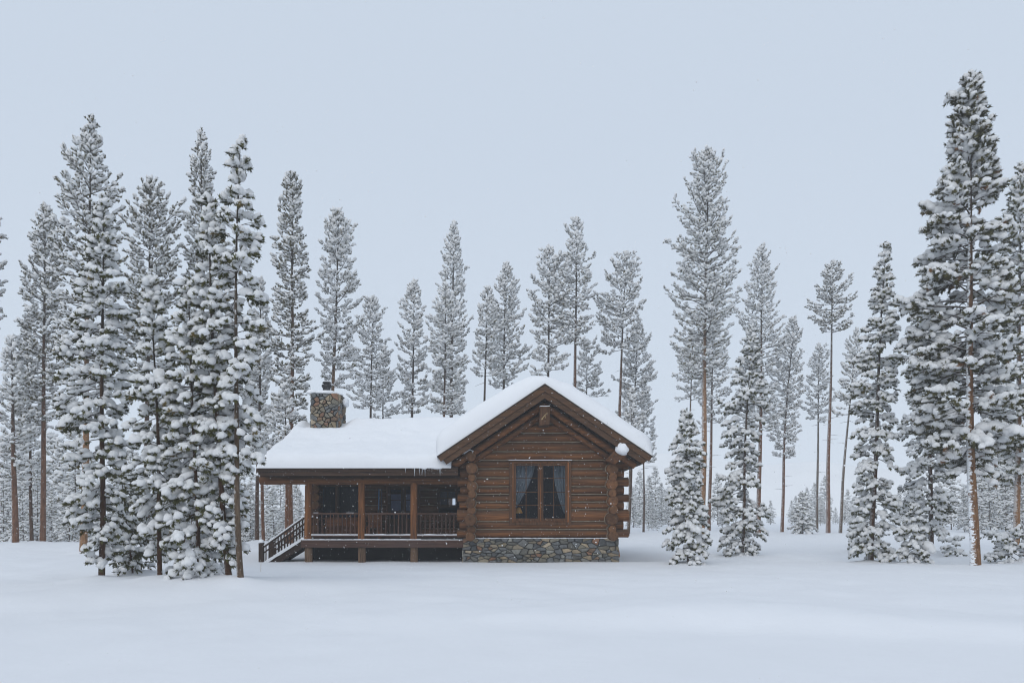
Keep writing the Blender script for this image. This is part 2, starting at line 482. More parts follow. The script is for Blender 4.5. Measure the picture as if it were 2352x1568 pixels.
# ------------------------------------------------------------------ ground
def H(x, y):
    wl = sstep(-5.0, -15.0, x)
    right = 0.75 * (1 - math.exp(-max(0.0, y - 34) / 45.0))
    left = -0.055 * max(0.0, y - 44) if y < 90 else -2.53
    if y > 44: left += 0.0
    z = right * (1 - wl) + left * wl
    # broad drifts
    fade = sstep(3, 9, y)
    z += 0.10 * mnoise.noise((x*0.13, y*0.13, 3.1)) * fade
    z += 0.035 * mnoise.noise((x*0.4+9, y*0.33, 1.7)) * fade
    mid = sstep(8, 12, y)*(1-sstep(45, 70, y))
    z += 0.045*mnoise.noise((x*0.9+3, y*0.7, 8.2))*mid + 0.02*mnoise.noise((x*2.1, y*1.7, 5.5))*mid
    d_ = (y - 14.5) - 0.55*(x + 8) + 0.5*mnoise.noise((x*.25, 1, 1))
    z += 0.19*(sstep(-1.6, .5, d_) - sstep(.5, 4.5, d_))*sstep(-2, -6, x)
    d_ = (y - 11.0) + 0.18*(x - 5) + 0.7*mnoise.noise((x*.2, 4, 1))
    z += 0.16*(sstep(-1.0, .3, d_) - sstep(.3, 3.5, d_))*sstep(-3, 3, x)
    # lip in front of the group of trees at left and a hollow among them
    z += 0.10 * math.exp(-((y - 17.6 - 0.06*(x+8))/1.1)**2) * sstep(-3.5, -6.5, x) * sstep(-19, -12, x)
    z -= 0.16 * math.exp(-((y - 20.8)/1.4)**2 - ((x + 9.0)/3.2)**2)
    # low crest behind the left group
    z += 0.12 * math.exp(-((y - 41)/5.0)**2) * sstep(-11, -16, x)
    # foreground drift at right
    z += 0.10 * math.exp(-((y - 13.5 - 0.12*x)/2.2)**2) * sstep(1, 6, x)
    # hollow scoured beside the right corner of the house, with a bank before it
    z -= 0.42 * math.exp(-((x - 4.25)/0.75)**2 - ((y - 28.9)/0.8)**2)
    z += 0.10 * math.exp(-((x - 5.4)/1.6)**2 - ((y - 26.6)/0.9)**2)
    # level at the house front
    f = math.exp(-((y - 26.4)/1.5)**2) * sstep(-10.5, -8.5, x) * (1 - sstep(4.0, 5.5, x))
    target = -0.02 + 0.035 * mnoise.noise((x*0.55, 4.4, 2.2)) + 0.03*sstep(1.0, 3.6, x)
    z = z * (1 - f) + target * f
    return z

def axis(lo, hi, c0, c1, fine, grow):
    a = [c0]
    while a[-1] < c1: a.append(a[-1] + fine)
    s = fine
    while a[-1] < hi: s *= grow; a.append(a[-1] + s)
    s = fine; b = []
    x = c0
    while x > lo: s *= grow; x -= s; b.append(x)
    return b[::-1] + a

def build_ground():
    xs = axis(-430, 430, -18, 18, 0.17, 1.06)
    ys = axis(-60, 430, 5, 48, 0.17, 1.06)
    nx, ny = len(xs), len(ys)
    v = np.array([(x, y, H(x, y)) for y in ys for x in xs], np.float32)
    i = np.arange(ny-1)[:, None]*nx + np.arange(nx-1)[None, :]
    i = i.ravel()
    tris = np.concatenate([np.stack([i, i+1, i+1+nx], 1), np.stack([i, i+1+nx, i+nx], 1)])
    o = link('ground', np_mesh('ground', v, tris, [M['ground_snow']]))
    tag(o, kind='structure')
    return o
build_ground()

# faint far hill
def build_hills():
    xs = np.linspace(-420, 420, 120); ys = np.linspace(330, 425, 14)
    v = []
    for y in ys:
        for x in xs:
            k = math.sin(min(1, (y-330)/70)*math.pi/2)
            top = 20 + 8*math.sin(x*0.011+0.8) + 6*mnoise.noise((x*0.02, 5, 1)) + 0.02*x
            v.append((x, y, -4 + k*(top+4)))
    nx, ny = len(xs), len(ys)
    i = (np.arange(ny-1)[:, None]*nx + np.arange(nx-1)[None, :]).ravel()
    tris = np.concatenate([np.stack([i, i+1, i+1+nx], 1), np.stack([i, i+1+nx, i+nx], 1)])
    o = link('hills', np_mesh('hills', np.array(v), tris, [plain('far_hill', (0.69, 0.70, 0.71), 0.9, 0.05, 0.05)]))
    tag(o, kind='structure')
build_hills()

# ------------------------------------------------------------------ the cabin
random.seed(7)
cabin = empty('log_cabin', (0, 0, 0))
tag(cabin, 'brown log cabin with snow laden roofs, stone base and railed porch', 'cabin')
YW = 27.0

# -- stones: Voronoi cells on a rectangle, each an own bulging polygon
GREYS = [(0.11,0.117,0.118),(0.15,0.153,0.148),(0.072,0.077,0.08),(0.2,0.2,0.18),(0.16,0.148,0.115),(0.105,0.102,0.088),(0.125,0.13,0.132)]
TANS = [(0.23,0.18,0.115),(0.27,0.215,0.145),(0.18,0.115,0.07),(0.2,0.105,0.06),(0.17,0.14,0.09),(0.3,0.25,0.18),(0.2,0.17,0.12)]
def voronoi_cells(w, h, nx, ny, rnd, jit=0.42):
    pts = []
    for j in range(ny):
        for i in range(nx):
            if rnd.random() < 0.34: continue
            pts.append(((i+.5+(.25 if j % 2 else -.25)+rnd.uniform(-jit, jit))*w/nx, (j+.5+rnd.uniform(-jit, jit))*h/ny))
    ax = (ny/h)/(nx/w) if nx else 1
    out = []
    for a in pts:
        poly = [(0,0),(w,0),(w,h),(0,h)]
        for b in pts:
            if b is a: continue
            if abs(b[0]-a[0]) > 3.2*w/nx or abs(b[1]-a[1]) > 3.2*h/ny: continue
            # stretched metric
            mx, my = (a[0]+b[0])/2, (a[1]+b[1])/2
            dx, dy = (b[0]-a[0]), (b[1]-a[1])*ax*ax
            newp = []
            for i in range(len(poly)):
                p, q = poly[i], poly[(i+1) % len(poly)]
                sp = (p[0]-mx)*dx+(p[1]-my)*dy; sq = (q[0]-mx)*dx+(q[1]-my)*dy
                if sp <= 0: newp.append(p)
                if (sp < 0 < sq) or (sq < 0 < sp):
                    t = sp/(sp-sq); newp.append((p[0]+(q[0]-p[0])*t, p[1]+(q[1]-p[1])*t))
            poly = newp
            if len(poly) < 3: break
        if len(poly) >= 3: out.append(poly)
    return out

def add_stones(mb, origin, ex, ez, en, w, h, nx, ny, rnd, tan=0.4, gap=0.009, depth=0.068):
    """ex, ez span the face, en is the outward normal"""
    O, ex, ez, en = Vector(origin), Vector(ex), Vector(ez), Vector(en)
    for poly in voronoi_cells(w, h, nx, ny, rnd):
        cx = sum(p[0] for p in poly)/len(poly); cy = sum(p[1] for p in poly)/len(poly)
        # cut corners for rounder stones
        rp = []
        n = len(poly)
        for i in range(n):
            a, b, c = poly[i-1], poly[i], poly[(i+1) % n]
            k = rnd.uniform(.04, .16)
            rp.append((b[0]+(a[0]-b[0])*k, b[1]+(a[1]-b[1])*k))
            rp.append((b[0]+(c[0]-b[0])*k, b[1]+(c[1]-b[1])*k))
        def inset(g):
            res = []
            for p in rp:
                dx, dy = p[0]-cx, p[1]-cy
                l = math.hypot(dx, dy) or 1
                f = max(0.2, (l-g)/l); res.append((cx+dx*f, cy+dy*f))
            return res
        gap_ = gap*rnd.uniform(.6, 2.0)
        d = depth*rnd.uniform(.45, 1.3)
        tx, ty = rnd.uniform(-.12, .12), rnd.uniform(-.12, .12)
        rings = [(gap_, -0.02), (gap_, d*.55), (gap_+.010, d*.9), (gap_+.035, d)]
        vs_ = []
        for g, dd in rings:
            for p in inset(g):
                q = dd + (tx*(p[0]-cx)+ty*(p[1]-cy) if dd > 0 else 0)
                vs_.append(O + ex*p[0] + ez*p[1] + en*q)
        m_ = len(rp)
        vs_.append(O + ex*cx + ez*cy + en*(d*1.04))
        fs = []
        for k in range(3):
            for i in range(m_):
                j = (i+1) % m_
                fs.append((k*m_+i, k*m_+j, (k+1)*m_+j, (k+1)*m_+i))
        for i in range(m_):
            fs.append((3*m_+i, 3*m_+(i+1) % m_, 4*m_))
        base = rnd.choice(TANS) if rnd.random() < tan else rnd.choice(GREYS)
        f = rnd.uniform(.75, 1.2)
        mb.add(vs_, fs, 0, False, rnd.random(), tuple(c*f for c in base))

rs = random.Random(11)
fx0, fx1 = PX(1063, YW), PX(1421.5, YW)
fz0, fz1 = -0.75, PZ(1235.5, YW)
mb = MB()
add_stones(mb, (fx0, YW, fz0), (1,0,0), (0,0,1), (0,-1,0), fx1-fx0, fz1-fz0, 28, 15, rs, 0.33)
add_stones(mb, (fx1-.04, YW+.04, fz0), (0,1,0), (0,0,1), (1,0,0), 7.0, fz1-fz0, 26, 10, rs, 0.33)
add_stones(mb, (fx0+.04, YW+7, fz0), (0,-1,0), (0,0,1), (-1,0,0), 7.0, fz1-fz0, 26, 10, rs, 0.33)
found = mb.build('foundation', M['stone'], cabin)
mb = MB(); mb.box(fx0+.03, fx1-.03, YW+.025, YW+7.0, fz0-.1, fz1-.004)
mb.build('mortar', M['mortar'], found)
mb = MB()                         # snow resting on the ledge of the base
n = 60
for i in range(n):
    x0 = fx0+.1+(fx1-fx0-.2)*i/n; x1 = fx0+.1+(fx1-fx0-.2)*(i+1)/n
    hh = .006+.014*rs.random()
    mb.box(x0, x1+.002, YW-.055+.01*rs.random(), YW+.05, fz1-.002, fz1+hh)
mb.build('ledge_snow', M['snow'], found)

# -- log walls of the gable wing
SE = [1233.5, 1215, 1196.5, 1169.6, 1152, 1134.4, 1116.7, 1096.3, 1075.9, 1056.4, 1036.5, 1014.4, 993.7, 972, 954, 938, 924]
seams = [PZ(v, YW) for v in SE]
wx0, wx1 = PX(1169.5, YW), PX(1312, YW)          # outer casing of the window
wz0, wz1 = PZ(1205, YW), PZ(1058.5, YW)
PEAKX, PEAKZ = PX(1251.5, 26.1), PZ(883, 26.1)
SL = 0.672
LX, RX = -1.37, 3.375                            # centres of the corner stacks
wall = MB(); chink = MB()
YL = YW + 0.13
for k in range(len(seams)-1):
    z0, z1 = seams[k], seams[k+1]
    zc, r_ = (z0+z1)/2, (z1-z0)/2*1.035
    tone = random.random()
    x0 = LX - (0.47 if k % 2 == 0 else 0.38) - random.uniform(0, .03)
    x1 = RX + (0.56 if k % 2 == 0 else 0.40) + random.uniform(0, .04)
    if zc > PZ(1046, YW):                        # gable: ends follow the rafters
        hw = (PEAKZ - 0.42 - zc)/SL - 0.04
        x0, x1 = PEAKX - hw, PEAKX + hw
        if hw < 0.3: continue
    yc = YL + random.uniform(-.012, .012) + (r_ - .14)*.4
    segs = [(x0, x1)]
    if zc < wz1 + .02 and zc > wz0 + .03:
        segs = [(x0, wx0+.04), (wx1-.04, x1)]
    for a, b in segs:
        wall.log((a, yc, zc), (b, yc, zc), r_*random.uniform(.99, 1.015), r_*random.uniform(.985, 1.01), 18, 0.05, 0, 1, tone)
        ca, cb = max(a, LX+.14), min(b, RX-.14)
        if cb > ca + .1 and k > 0:
            pts = int((cb-ca)/.25)+1
            for q in range(pts):
                p0, p1 = ca+(cb-ca)*q/pts, ca+(cb-ca)*(q+1)/pts
                chink.bar((p0, yc-.11+.006*random.random(), z0+random.uniform(-.004,.004)), (p1+.004, yc-.11+.006*random.random(), z0+random.uniform(-.004,.004)), .05, .03)
wall_o = wall.build('log_wall', [M['log_x'], M['end']], cabin)
chink.build('chinking', M['chink'], wall_o)
# corner stacks: side wall logs coming out past the corner
zs_l = [(285,68),(400,47),(505,62),(605,50),(712,62),(805,50),(925,74),(1045,50),(1130,56)]
zs_r = [(290,72),(390,50),(480,70),(592,50),(690,64),(798,52),(912,80),(1040,48),(1120,62)]
for cx_, zs in ((LX, zs_l), (RX, zs_r)):
    crings = MB()
    for i, (yy, rr) in enumerate(zs):
        v = 1022.1 + .18555*yy; r_ = rr*.18555*26.65/F
        z = PZ(v, 26.65)
        b = MB()
        jx = random.uniform(-.03, .03)
        b.log((cx_+jx, 26.62+random.uniform(-.06,.05), z), (cx_, YW+6.9, z), r_, max(r_*.96, .13), 20, 0.06, 0, 1, random.random(), .5)
        b.build('corner_log', [M['log_y'], M['end']], cabin)
        crings.log((cx_+jx, YW-.05, z), (cx_+jx, YW+.05, z), r_+.018, None, 20, .05, 0, 0, .5, .1)
    crings.build('chinking', M['chink'], wall_o)
# plates at the eaves: a round end at left, a pointed hewn end at right, with the snow they carry
zpl = PZ(1048, 26.6)
b = MB(); b.log((LX+.0, 26.5, zpl), (LX, YW+6.9, zpl), .165, .16, 20, .06, 0, 1, .4, .5)
pl = b.build('roof_plate', [M['log_y'], M['end']], cabin)
b = MB()
b.bar((LX-.24, 26.62, zpl+.09), (LX-.02, 26.62, zpl+.23), .26, .02); b.bar((LX-.03, 26.62, zpl+.225), (LX+.09, 26.62, zpl+.165), .26, .02)
b.build('snow_ridge', M['snow'], pl)
b = MB()
zq = PZ(1046, 26.4)
b.prism([(RX-.30, zq-.17), (RX+.02, zq-.30), (RX+.40, zq-.02), (RX+.22, zq+.17), (RX+.16, zq+.2), (RX-.02, zq+.13)], 26.25, YW+6.9)
pr = b.build('roof_plate', [M['log_y']], cabin, 0.02)

# rafters, ridge beam
def slope_pt(side, s, dn):
    """point s metres down the slope from the peak line, dn below the outer face"""
    c = 1/math.hypot(1, SL); sn = SL*c
    return (PEAKX + side*(s*c - dn*sn), PEAKZ - s*sn - dn*c)
for side in (-1, 1):
    a = slope_pt(side, .30, .49); e = slope_pt(side, 4.0, .47)
    b = MB(); b.log((a[0], 26.72, a[1]), (e[0], 26.72, e[1]), .115, .125, 16, .05, 0, 1, .75 if side < 0 else .55)
    b.build('rafter', [M['log_x'], M['end']], cabin)
    a = slope_pt(side, .45, .72); e = slope_pt(side, 3.35, .70)
    b = MB(); b.log((a[0], 26.93, a[1]), (e[0], 26.93, e[1]), .105, .1, 14, .05, 0, 1, .2)
    b.build('rafter', [M['log_x'], M['end']], cabin)
bx0, bx1 = PX(1238.5, 26.3), PX(1263, 26.3)
bz0, bz1 = PZ(977, 26.3), PZ(933, 26.3)
b = MB()
b.prism([(bx0, bz0), (bx1-.01, bz0+.03), (bx1+.01, bz1), (bx0+.02, bz1)], 26.3, 30.0)
rb = b.build('ridge_beam', M['trim_dark'], cabin, .015)
b = MB(); b.box(bx0+.02, bx1, 26.3, 26.6, bz1+.001, bz1+.022); b.build('snow_strip', M['snow'], rb)
b = MB()                                        # pale split in the end of the beam
for (p0, p1, w_) in (((.07,.2),(.2,.36),.022),((.2,.36),(.27,.42),.014),((.2,.36),(.2,.24),.012),((.07,.2),(.13,.22),.016)):
    b.bar((bx0+p0[0], 26.297, bz0+p0[1]), (bx0+p1[0], 26.297, bz0+p1[1]), .012, w_)
b.build('split', M['stick'], rb)

# roof of the gable wing
def slab(side, s0, s1, d0, d1, y0, y1, mb_, tone=None):
    """board between depths d0..d1 under the outer face, from s0 to s1 down the slope, mitred at the peak"""
    c = 1/math.hypot(1, SL)
    pk0 = (PEAKX, PEAKZ - d0/c); pk1 = (PEAKX, PEAKZ - d1/c)
    e0 = slope_pt(side, s1, d0); e1 = slope_pt(side, s1, d1)
    poly = [pk0, e0, e1, pk1] if side < 0 else [pk0, pk1, e1, e0]
    mb_.prism(poly, y0, y1, 0, tone)
EAVE = 4.22
roof = MB()
for side in (-1, 1): slab(side, 0, EAVE, 0.03, 0.15, 26.16, 34.5, roof)
gable_roof = roof.build('roof', M['dark_x'], cabin)
for side in (-1, 1):
    b = MB(); slab(side, 0, EAVE+.02, 0.0, 0.185, 26.10, 26.155, b, .6 if side < 0 else .45); b.build('rake_board', M['fascia'], gable_roof, .006)
    b = MB(); slab(side, 0, EAVE-.08, 0.187, 0.365, 26.15, 26.21, b, .45 if side < 0 else .35); b.build('rake_board', M['fascia'], gable_roof, .006)
    b = MB(); slab(side, 0, EAVE+.03, -0.028, -0.002, 26.07, 34.5, b); b.build('shingle_edge', M['shingle'], gable_roof)
# eave blocks under the slope ends
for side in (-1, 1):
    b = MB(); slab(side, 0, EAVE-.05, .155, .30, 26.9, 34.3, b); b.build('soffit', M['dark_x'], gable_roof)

def smooth_poly(pts, n):
    P = np.array(pts, float)
    d = np.r_[0, np.cumsum(np.hypot(*np.diff(P, axis=0).T))]
    t = np.linspace(0, d[-1], n)
    return np.stack([np.interp(t, d, P[:, 0]), np.interp(t, d, P[:, 1])], 1)
def blur(P, k):
    for _ in range(k):
        Q = P.copy(); Q[1:-1] = (P[:-2]+2*P[1:-1]+P[2:])/4; P = Q
    return P
outer_uv = [(1003,1050),(1000,1032),(998,1012),(1004,996),(1020,980),(1040,966),(1057,954),(1100,925),(1150,893),(1185,873),(1215,862),(1245,859),(1275,863),(1310,878),(1350,904),(1400,936),(1450,969),(1480,990),(1497,1006),(1503,1024),(1500,1046)]
outer = blur(smooth_poly([(PX(u, 26.3), PZ(v, 26.3)) for u, v in outer_uv], 140), 6)
el = slope_pt(-1, EAVE+.02, -.03); er = slope_pt(1, EAVE+.02, -.03)
inner = smooth_poly([el, (PEAKX, PEAKZ+.034), er], 140)
ysr = [26.13+q for q in (0, .012, .04, .09, .16, .25, .36, .5, .8)] + list(np.linspace(27.3, 34.3, 16)) + [34.45, 34.5]
V = []
for iy, y in enumerate(ysr):
    d = min(y-26.13, 34.5-y)
    t = min(1, d/.5); f = (1-(1-t)**2.2)**(1/2.2)
    f = max(f, 0.02)
    for i in range(140):
        nz = .08*mnoise.noise((outer[i,0]*.9, y*.9, 2)) + .035*mnoise.noise((outer[i,0]*2.9, y*2.7, 5)) + .014*mnoise.noise((outer[i,0]*9, y*8, 5))
        ox, oz = outer[i]; ix, iz = inner[i]
        w_ = min(1, min(i, 139-i)/14)
        V.append((ix+(ox-ix)*f, y, iz+(oz-iz)*f + nz*w_*f))
no = len(V)
for y in ysr:
    for i in range(140): V.append((inner[i,0], y, inner[i,1]))
T = []
ny_ = len(ysr)
for a in range(ny_-1):
    for i in range(139):
        q = a*140+i
        T += [(q, q+1, q+141), (q, q+141, q+140)]
        q += no
        T += [(q, q+141, q+1), (q, q+140, q+141)]
for i in range(139):
    T += [(i, no+i+1, i+1), (i, no+i, no+i+1)]
    q = (ny_-1)*140+i
    T += [(q, q+1, no+q+1), (q, no+q+1, no+q)]
for a in range(ny_-1):
    q = a*140; T += [(q, q+140, no+q+140), (q, no+q+140, no+q)]
    q = a*140+139; T += [(q, no+q+140, q+140), (q, no+q, no+q+140)]
link('roof_snow', np_mesh('roof_snow', np.array(V), np.array(T), [M['snow']]), gable_roof)

# snow lump on the right plate end
def lump(name, c, rx, ry, rz, parent, mat, seed=0, flat=.4, amp=.12, sub=3):
    bm = bmesh.new(); bmesh.ops.create_icosphere(bm, subdivisions=sub, radius=1)
    for v in bm.verts:
        n_ = mnoise.noise(v.co*1.3 + Vector((seed, seed*2, 0)))*amp + mnoise.noise(v.co*3 + Vector((seed, 1, 0)))*amp*.4
        q = v.co*(1+n_)
        if q.z < 0: q.z *= flat
        v.co = Vector((c[0]+q.x*rx, c[1]+q.y*ry, c[2]+q.z*rz))
    me = bpy.data.meshes.new(name); bm.to_mesh(me); bm.free()
    me.polygons.foreach_set('use_smooth', [True]*len(me.polygons)); me.materials.append(mat)
    return link(name, me, parent)
cz = PZ(1034, 26.3); cxx = PX(1430.5, 26.25)
lump('snow_clump', (cxx, 26.3, cz+.03), .25, .24, .36, pr, M['snow'], 3, .55, .10)

# -- window of the gable
win = MB()
ww = .105
win.box(wx0, wx0+ww, YW-.075, YW+.2, wz0, wz1-.0); win.box(wx1-ww, wx1, YW-.075, YW+.2, wz0, wz1)
win.box(wx0+ww, wx1-ww, YW-.072, YW+.2, wz0, wz0+ww); win.box(wx0+ww, wx1-ww, YW-.072, YW+.2, wz1-.04, wz1)
window = win.build('window', M['trim_dark'], cabin, .006)
b = MB(); b.box(wx0-.02, wx1+.02, YW-.13, YW+.1, wz1+.002, wz1+.022); b.build('window_head', M['trim_dark'], window)
b = MB(); b.box(wx0-.02, wx1+.02, YW-.135, YW+.0, wz1+.023, wz1+.04); b.build('snow_strip', M['snow'], window)
jx0, jx1 = PX(1176.5, YW), PX(1306.5, YW); jz0, jz1 = PZ(1198.5, YW), PZ(1061, YW)
mu = PX(1241.5, YW)
fr_ = MB()
fr_.box(jx0, jx0+.05, YW-.09, YW+.1, jz0, jz1); fr_.box(jx1-.05, jx1, YW-.09, YW+.1, jz0, jz1)
fr_.box(jx0+.05, jx1-.05, YW-.088, YW+.1, jz0, jz0+.035); fr_.box(jx0+.05, jx1-.05, YW-.088, YW+.1, jz1-.035, jz1)
fr_.box(mu-.022, mu+.022, YW-.094, YW+.1, jz0+.035, jz1-.035)
fr_.build('window_frame', M['trim'], window, .005)
for (a, c, um) in ((jx0+.052, mu-.024, 1208.3), (mu+.024, jx1-.052, 1271.7)):
    s_ = MB(); st = .07
    za, zb = jz0+.037, jz1-.037
    s_.box(a, a+st, YW-.03, YW+.03, za, zb); s_.box(c-st, c, YW-.03, YW+.03, za, zb)
    s_.box(a+st, c-st, YW-.028, YW+.028, za, za+.09); s_.box(a+st, c-st, YW-.028, YW+.028, zb-.085, zb)
    xm = PX(um, YW)
    s_.box(xm-.012, xm+.012, YW-.012, YW+.02, za+.09, zb-.085)
    for vm in (1098, 1129.5, 1160):
        zm = PZ(vm, YW); s_.box(a+st, xm-.012, YW-.01, YW+.018, zm-.012, zm+.012); s_.box(xm+.012, c-st, YW-.01, YW+.018, zm-.012, zm+.012)
    s_.build('sash', M['trim_dark'], window, .003)
    g = MB(); g.box(a+.01, c-.01, YW+.004, YW+.008, za+.01, zb-.01); g.build('pane', M['glass'], window)
# curtains (left and right), gathered folds
def curtain(top_l, top_r, bot_l, bot_r, vt, vb, straight_left):
    yc = YW+.30
    n_, m_ = 40, 30
    V, T = [], []
    for j in range(m_+1):
        t = j/m_
        v = vt + (vb-vt)*t
        e = t**1.5 if straight_left else t**2.1
        l = top_l + (bot_l-top_l)*e; r_ = top_r + (bot_r-top_r)*e
        for i in range(n_+1):
            s = i/n_
            u = l + (r_-l)*s
            V.append((PX(u, yc), yc + .03*math.sin(s*26+t*1.2)*(1-.4*t)+.01*math.sin(s*61), PZ(v, yc)))
    n0 = len(V)
    V += [(x, y+.006, z) for x, y, z in V]
    for j in range(m_):
        for i in range(n_):
            q = j*(n_+1)+i
            T += [(q, q+1, q+n_+2), (q, q+n_+2, q+n_+1)]
            q += n0; T += [(q, q+n_+2, q+1), (q, q+n_+1, q+n_+2)]
    link('curtain', np_mesh('curtain', np.array(V), np.array(T), [M['curtain']]), window)
curtain(1180, 1229, 1180, 1186, 1064, 1166, True)
curtain(1271, 1302, 1296, 1302, 1064, 1178, False)

# -- room behind the gable window
room = MB()
rx0, rx1, ry0, ry1, rz0, rz1 = LX+.16, RX-.16, YW+.28, YW+6.5, fz1+.01, PZ(1042, YW)
room.box(rx0-.02, rx0, ry0, ry1, rz0, rz1); room.box(rx1, rx1+.02, ry0, ry1, rz0, rz1)
room.box(rx0, rx1, ry1, ry1+.02, rz0, rz1); room.box(rx0, rx1, ry0, ry1, rz0-.02, rz0); room.box(rx0, rx1, ry0, ry1, rz1, rz1+.02)
room.box(rx0, wx0+.09, ry0-.02, ry0-.001, rz0, rz1); room.box(wx1-.09, rx1, ry0-.02, ry0-.001, rz0, rz1)
room.box(wx0+.09, wx1-.09, ry0-.02, ry0-.001, rz0, wz0+.1); room.box(wx0+.09, wx1-.09, ry0-.02, ry0-.001, wz1-.03, rz1)
room.build('room', M['interior'], cabin)

# table lamp on a small table inside
yl = YW+.62
lamp = empty('table_lamp', (PX(1190.7, yl), yl, PZ(1195, yl)))
tag(lamp, 'table lamp with amber fabric shade behind the lower left window pane', 'lamp')
zt = PZ(1178, yl) - PZ(1195, yl)
b = MB()
ring = []
nn = 24
zb_, zt_ = zt, zt+.205
V = []
for k, (zz, rr) in enumerate(((zb_, .145), (zb_+.012, .147), (zb_+.1, .112), (zt_, .062))):
    for j in range(nn):
        a = 2*math.pi*j/nn; V.append((rr*math.cos(a), rr*math.sin(a), zz))
f = [(k*nn+j, k*nn+(j+1) % nn, (k+1)*nn+(j+1) % nn, (k+1)*nn+j) for k in range(3) for j in range(nn)]
b.add(V, f, 0, True)
sh = b.build('lamp_shade', M['shade'], lamp)
sh.modifiers.new('thick', 'SOLIDIFY').thickness = .004
b = MB(); b.log((0,0,0), (0,0,.02), .07, .07, 18, 0, 0, 0, .5); b.log((0,0,.02), (0,0,zt+.03), .028, .02, 14, .1, 0, 0, .5, .06)
b.build('lamp_base', M['dark_z'], lamp)
tb = empty('side_table', (PX(1193, yl), yl, rz0))
tag(tb, 'small dark side table below the lamp inside the gable window', 'table')
th = PZ(1195, yl)-rz0
b = MB(); b.box(-.26, .4, -.2, .3, th-.03, th-.001); b.build('table_top', M['dark_x'], tb, .004)
for sx in (-.22, .36):
    for sy in (-.16, .26):
        b = MB(); b.box(sx-.02, sx+.02, sy-.02, sy+.02, 0, th-.031); b.build('leg', M['dark_z'], tb)

# -- main house wall behind the porch
YH = 29.2
HX0, HX1 = -7.15, LX
house = MB(); hch = MB()
zb0, course = .80, .285
winA = (PX(729, YH), PX(827, YH), PZ(1192, YH), PZ(1113, YH))
doorB = (PX(887, YH), PX(966, YH), .80, PZ(1112, YH))
winC = (PX(1004, YH), PX(1053, YH), PZ(1166, YH), PZ(1122, YH))
opens = [winA, doorB, winC]
k = 0
z = zb0
while z < 3.3:
    zc = z + course/2
    segs = [(HX0-.35 if k % 2 else HX0-.25, HX1)]
    for (a, c, lo, hi) in opens:
        if lo - .05 < zc < hi + .05:
            ns = []
            for s0, s1 in segs:
                if c < s0 or a > s1: ns.append((s0, s1)); continue
                if a+.03 > s0: ns.append((s0, a+.03))
                if c-.03 < s1: ns.append((c-.03, s1))
            segs = ns
    tone = random.random()
    for s0, s1 in segs:
        if s1 - s0 < .06: continue
        house.log((s0, YH+.13, zc), (s1, YH+.13, zc), course/2*1.03, None, 14, .05, 0, 1, tone)
        hch.bar((s0, YH+.03, z), (s1, YH+.03, z), .05, .028)
    z += course; k += 1
hw = house.build('house_wall', [M['wall_shade_x'], M['end']], cabin)
hch.build('chinking', M['chink'], hw)
b = MB()
for i in range(10):
    zc = .8+i*course
    b.log((HX0, YH-.25, zc), (HX0, 34.6, zc), course/2*1.02, None, 14, .05, 0, 1, random.random(), .6)
b.build('side_wall', [M['log_y'], M['end']], cabin)
b = MB()
for i in range(10):
    zc = .94+i*course
    b.log((HX0-.2, 34.75, zc), (-2.95, 34.75, zc), course/2*1.02, None, 12, .05, 0, 1, random.random(), .8)
    if not (1.75 < zc < 2.45): b.log((-2.95, 34.75, zc), (-1.2, 34.75, zc), course/2*1.02, None, 12, .05, 0, 1, random.random(), .8)
    else: b.log((-2.1, 34.75, zc), (-1.2, 34.75, zc), course/2*1.02, None, 12, .05, 0, 1, random.random(), .8)
b.build('rear_wall', [M['log_x'], M['end']], cabin)
# lining of the main room
b = MB()
hx0, hx1, hy0, hy1 = HX0+.16, HX1-.16, YH+.3, 34.55
b.box(hx0-.02, hx0, hy0, hy1, .8, 3.3); b.box(hx1, hx1+.02, hy0, hy1, .8, 3.3)
b.box(hx0, hx1, hy0, hy1, .78, .8); b.box(hx0, hx1, hy0, hy1, 3.3, 3.32)
b.box(hx0, -2.75, hy1, hy1+.02, .8, 3.3); b.box(-2.3, hx1, hy1, hy1+.02, .8, 3.3)
b.box(-2.75, -2.3, hy1, hy1+.02, .8, 1.95); b.box(-2.75, -2.3, hy1, hy1+.02, 2.32, 3.3)
b.build('room', M['interior'], cabin)
def small_window(name, op, cols, rows, y, trimmat, tw=.07, mid=None):
    a, c, lo, hi = op
    f = MB()
    f.box(a, a+tw, y-.06, y+.2, lo, hi); f.box(c-tw, c, y-.06, y+.2, lo, hi)
    f.box(a+tw, c-tw, y-.058, y+.2, lo, lo+tw); f.box(a+tw, c-tw, y-.058, y+.2, hi-tw, hi)
    if mid is not None: f.box(mid-.035, mid+.035, y-.064, y+.2, lo+tw, hi-tw)
    o = f.build(name, trimmat, cabin, .005)
    s = MB()
    for i in range(1, cols):
        x = a+tw+(c-a-2*tw)*i/cols; s.box(x-.012, x+.012, y+.03, y+.06, lo+tw, hi-tw)
    for j in range(1, rows):
        z = lo+tw+(hi-lo-2*tw)*j/rows; s.box(a+tw, c-tw, y+.032, y+.058, z-.012, z+.012)
    if s.v: s.build('muntin', M['dark_x'], o)
    g = MB(); g.box(a+tw*.7, c-tw*.7, y+.07, y+.075, lo+tw*.7, hi-tw*.7); g.build('pane', M['glass'], o)
    return o
small_window('window', winA, 2, 1, YH, M['trim_dark'], .06, PX(773.5, YH))
small_window('window', winC, 2, 2, YH, M['dark_x'], .11)
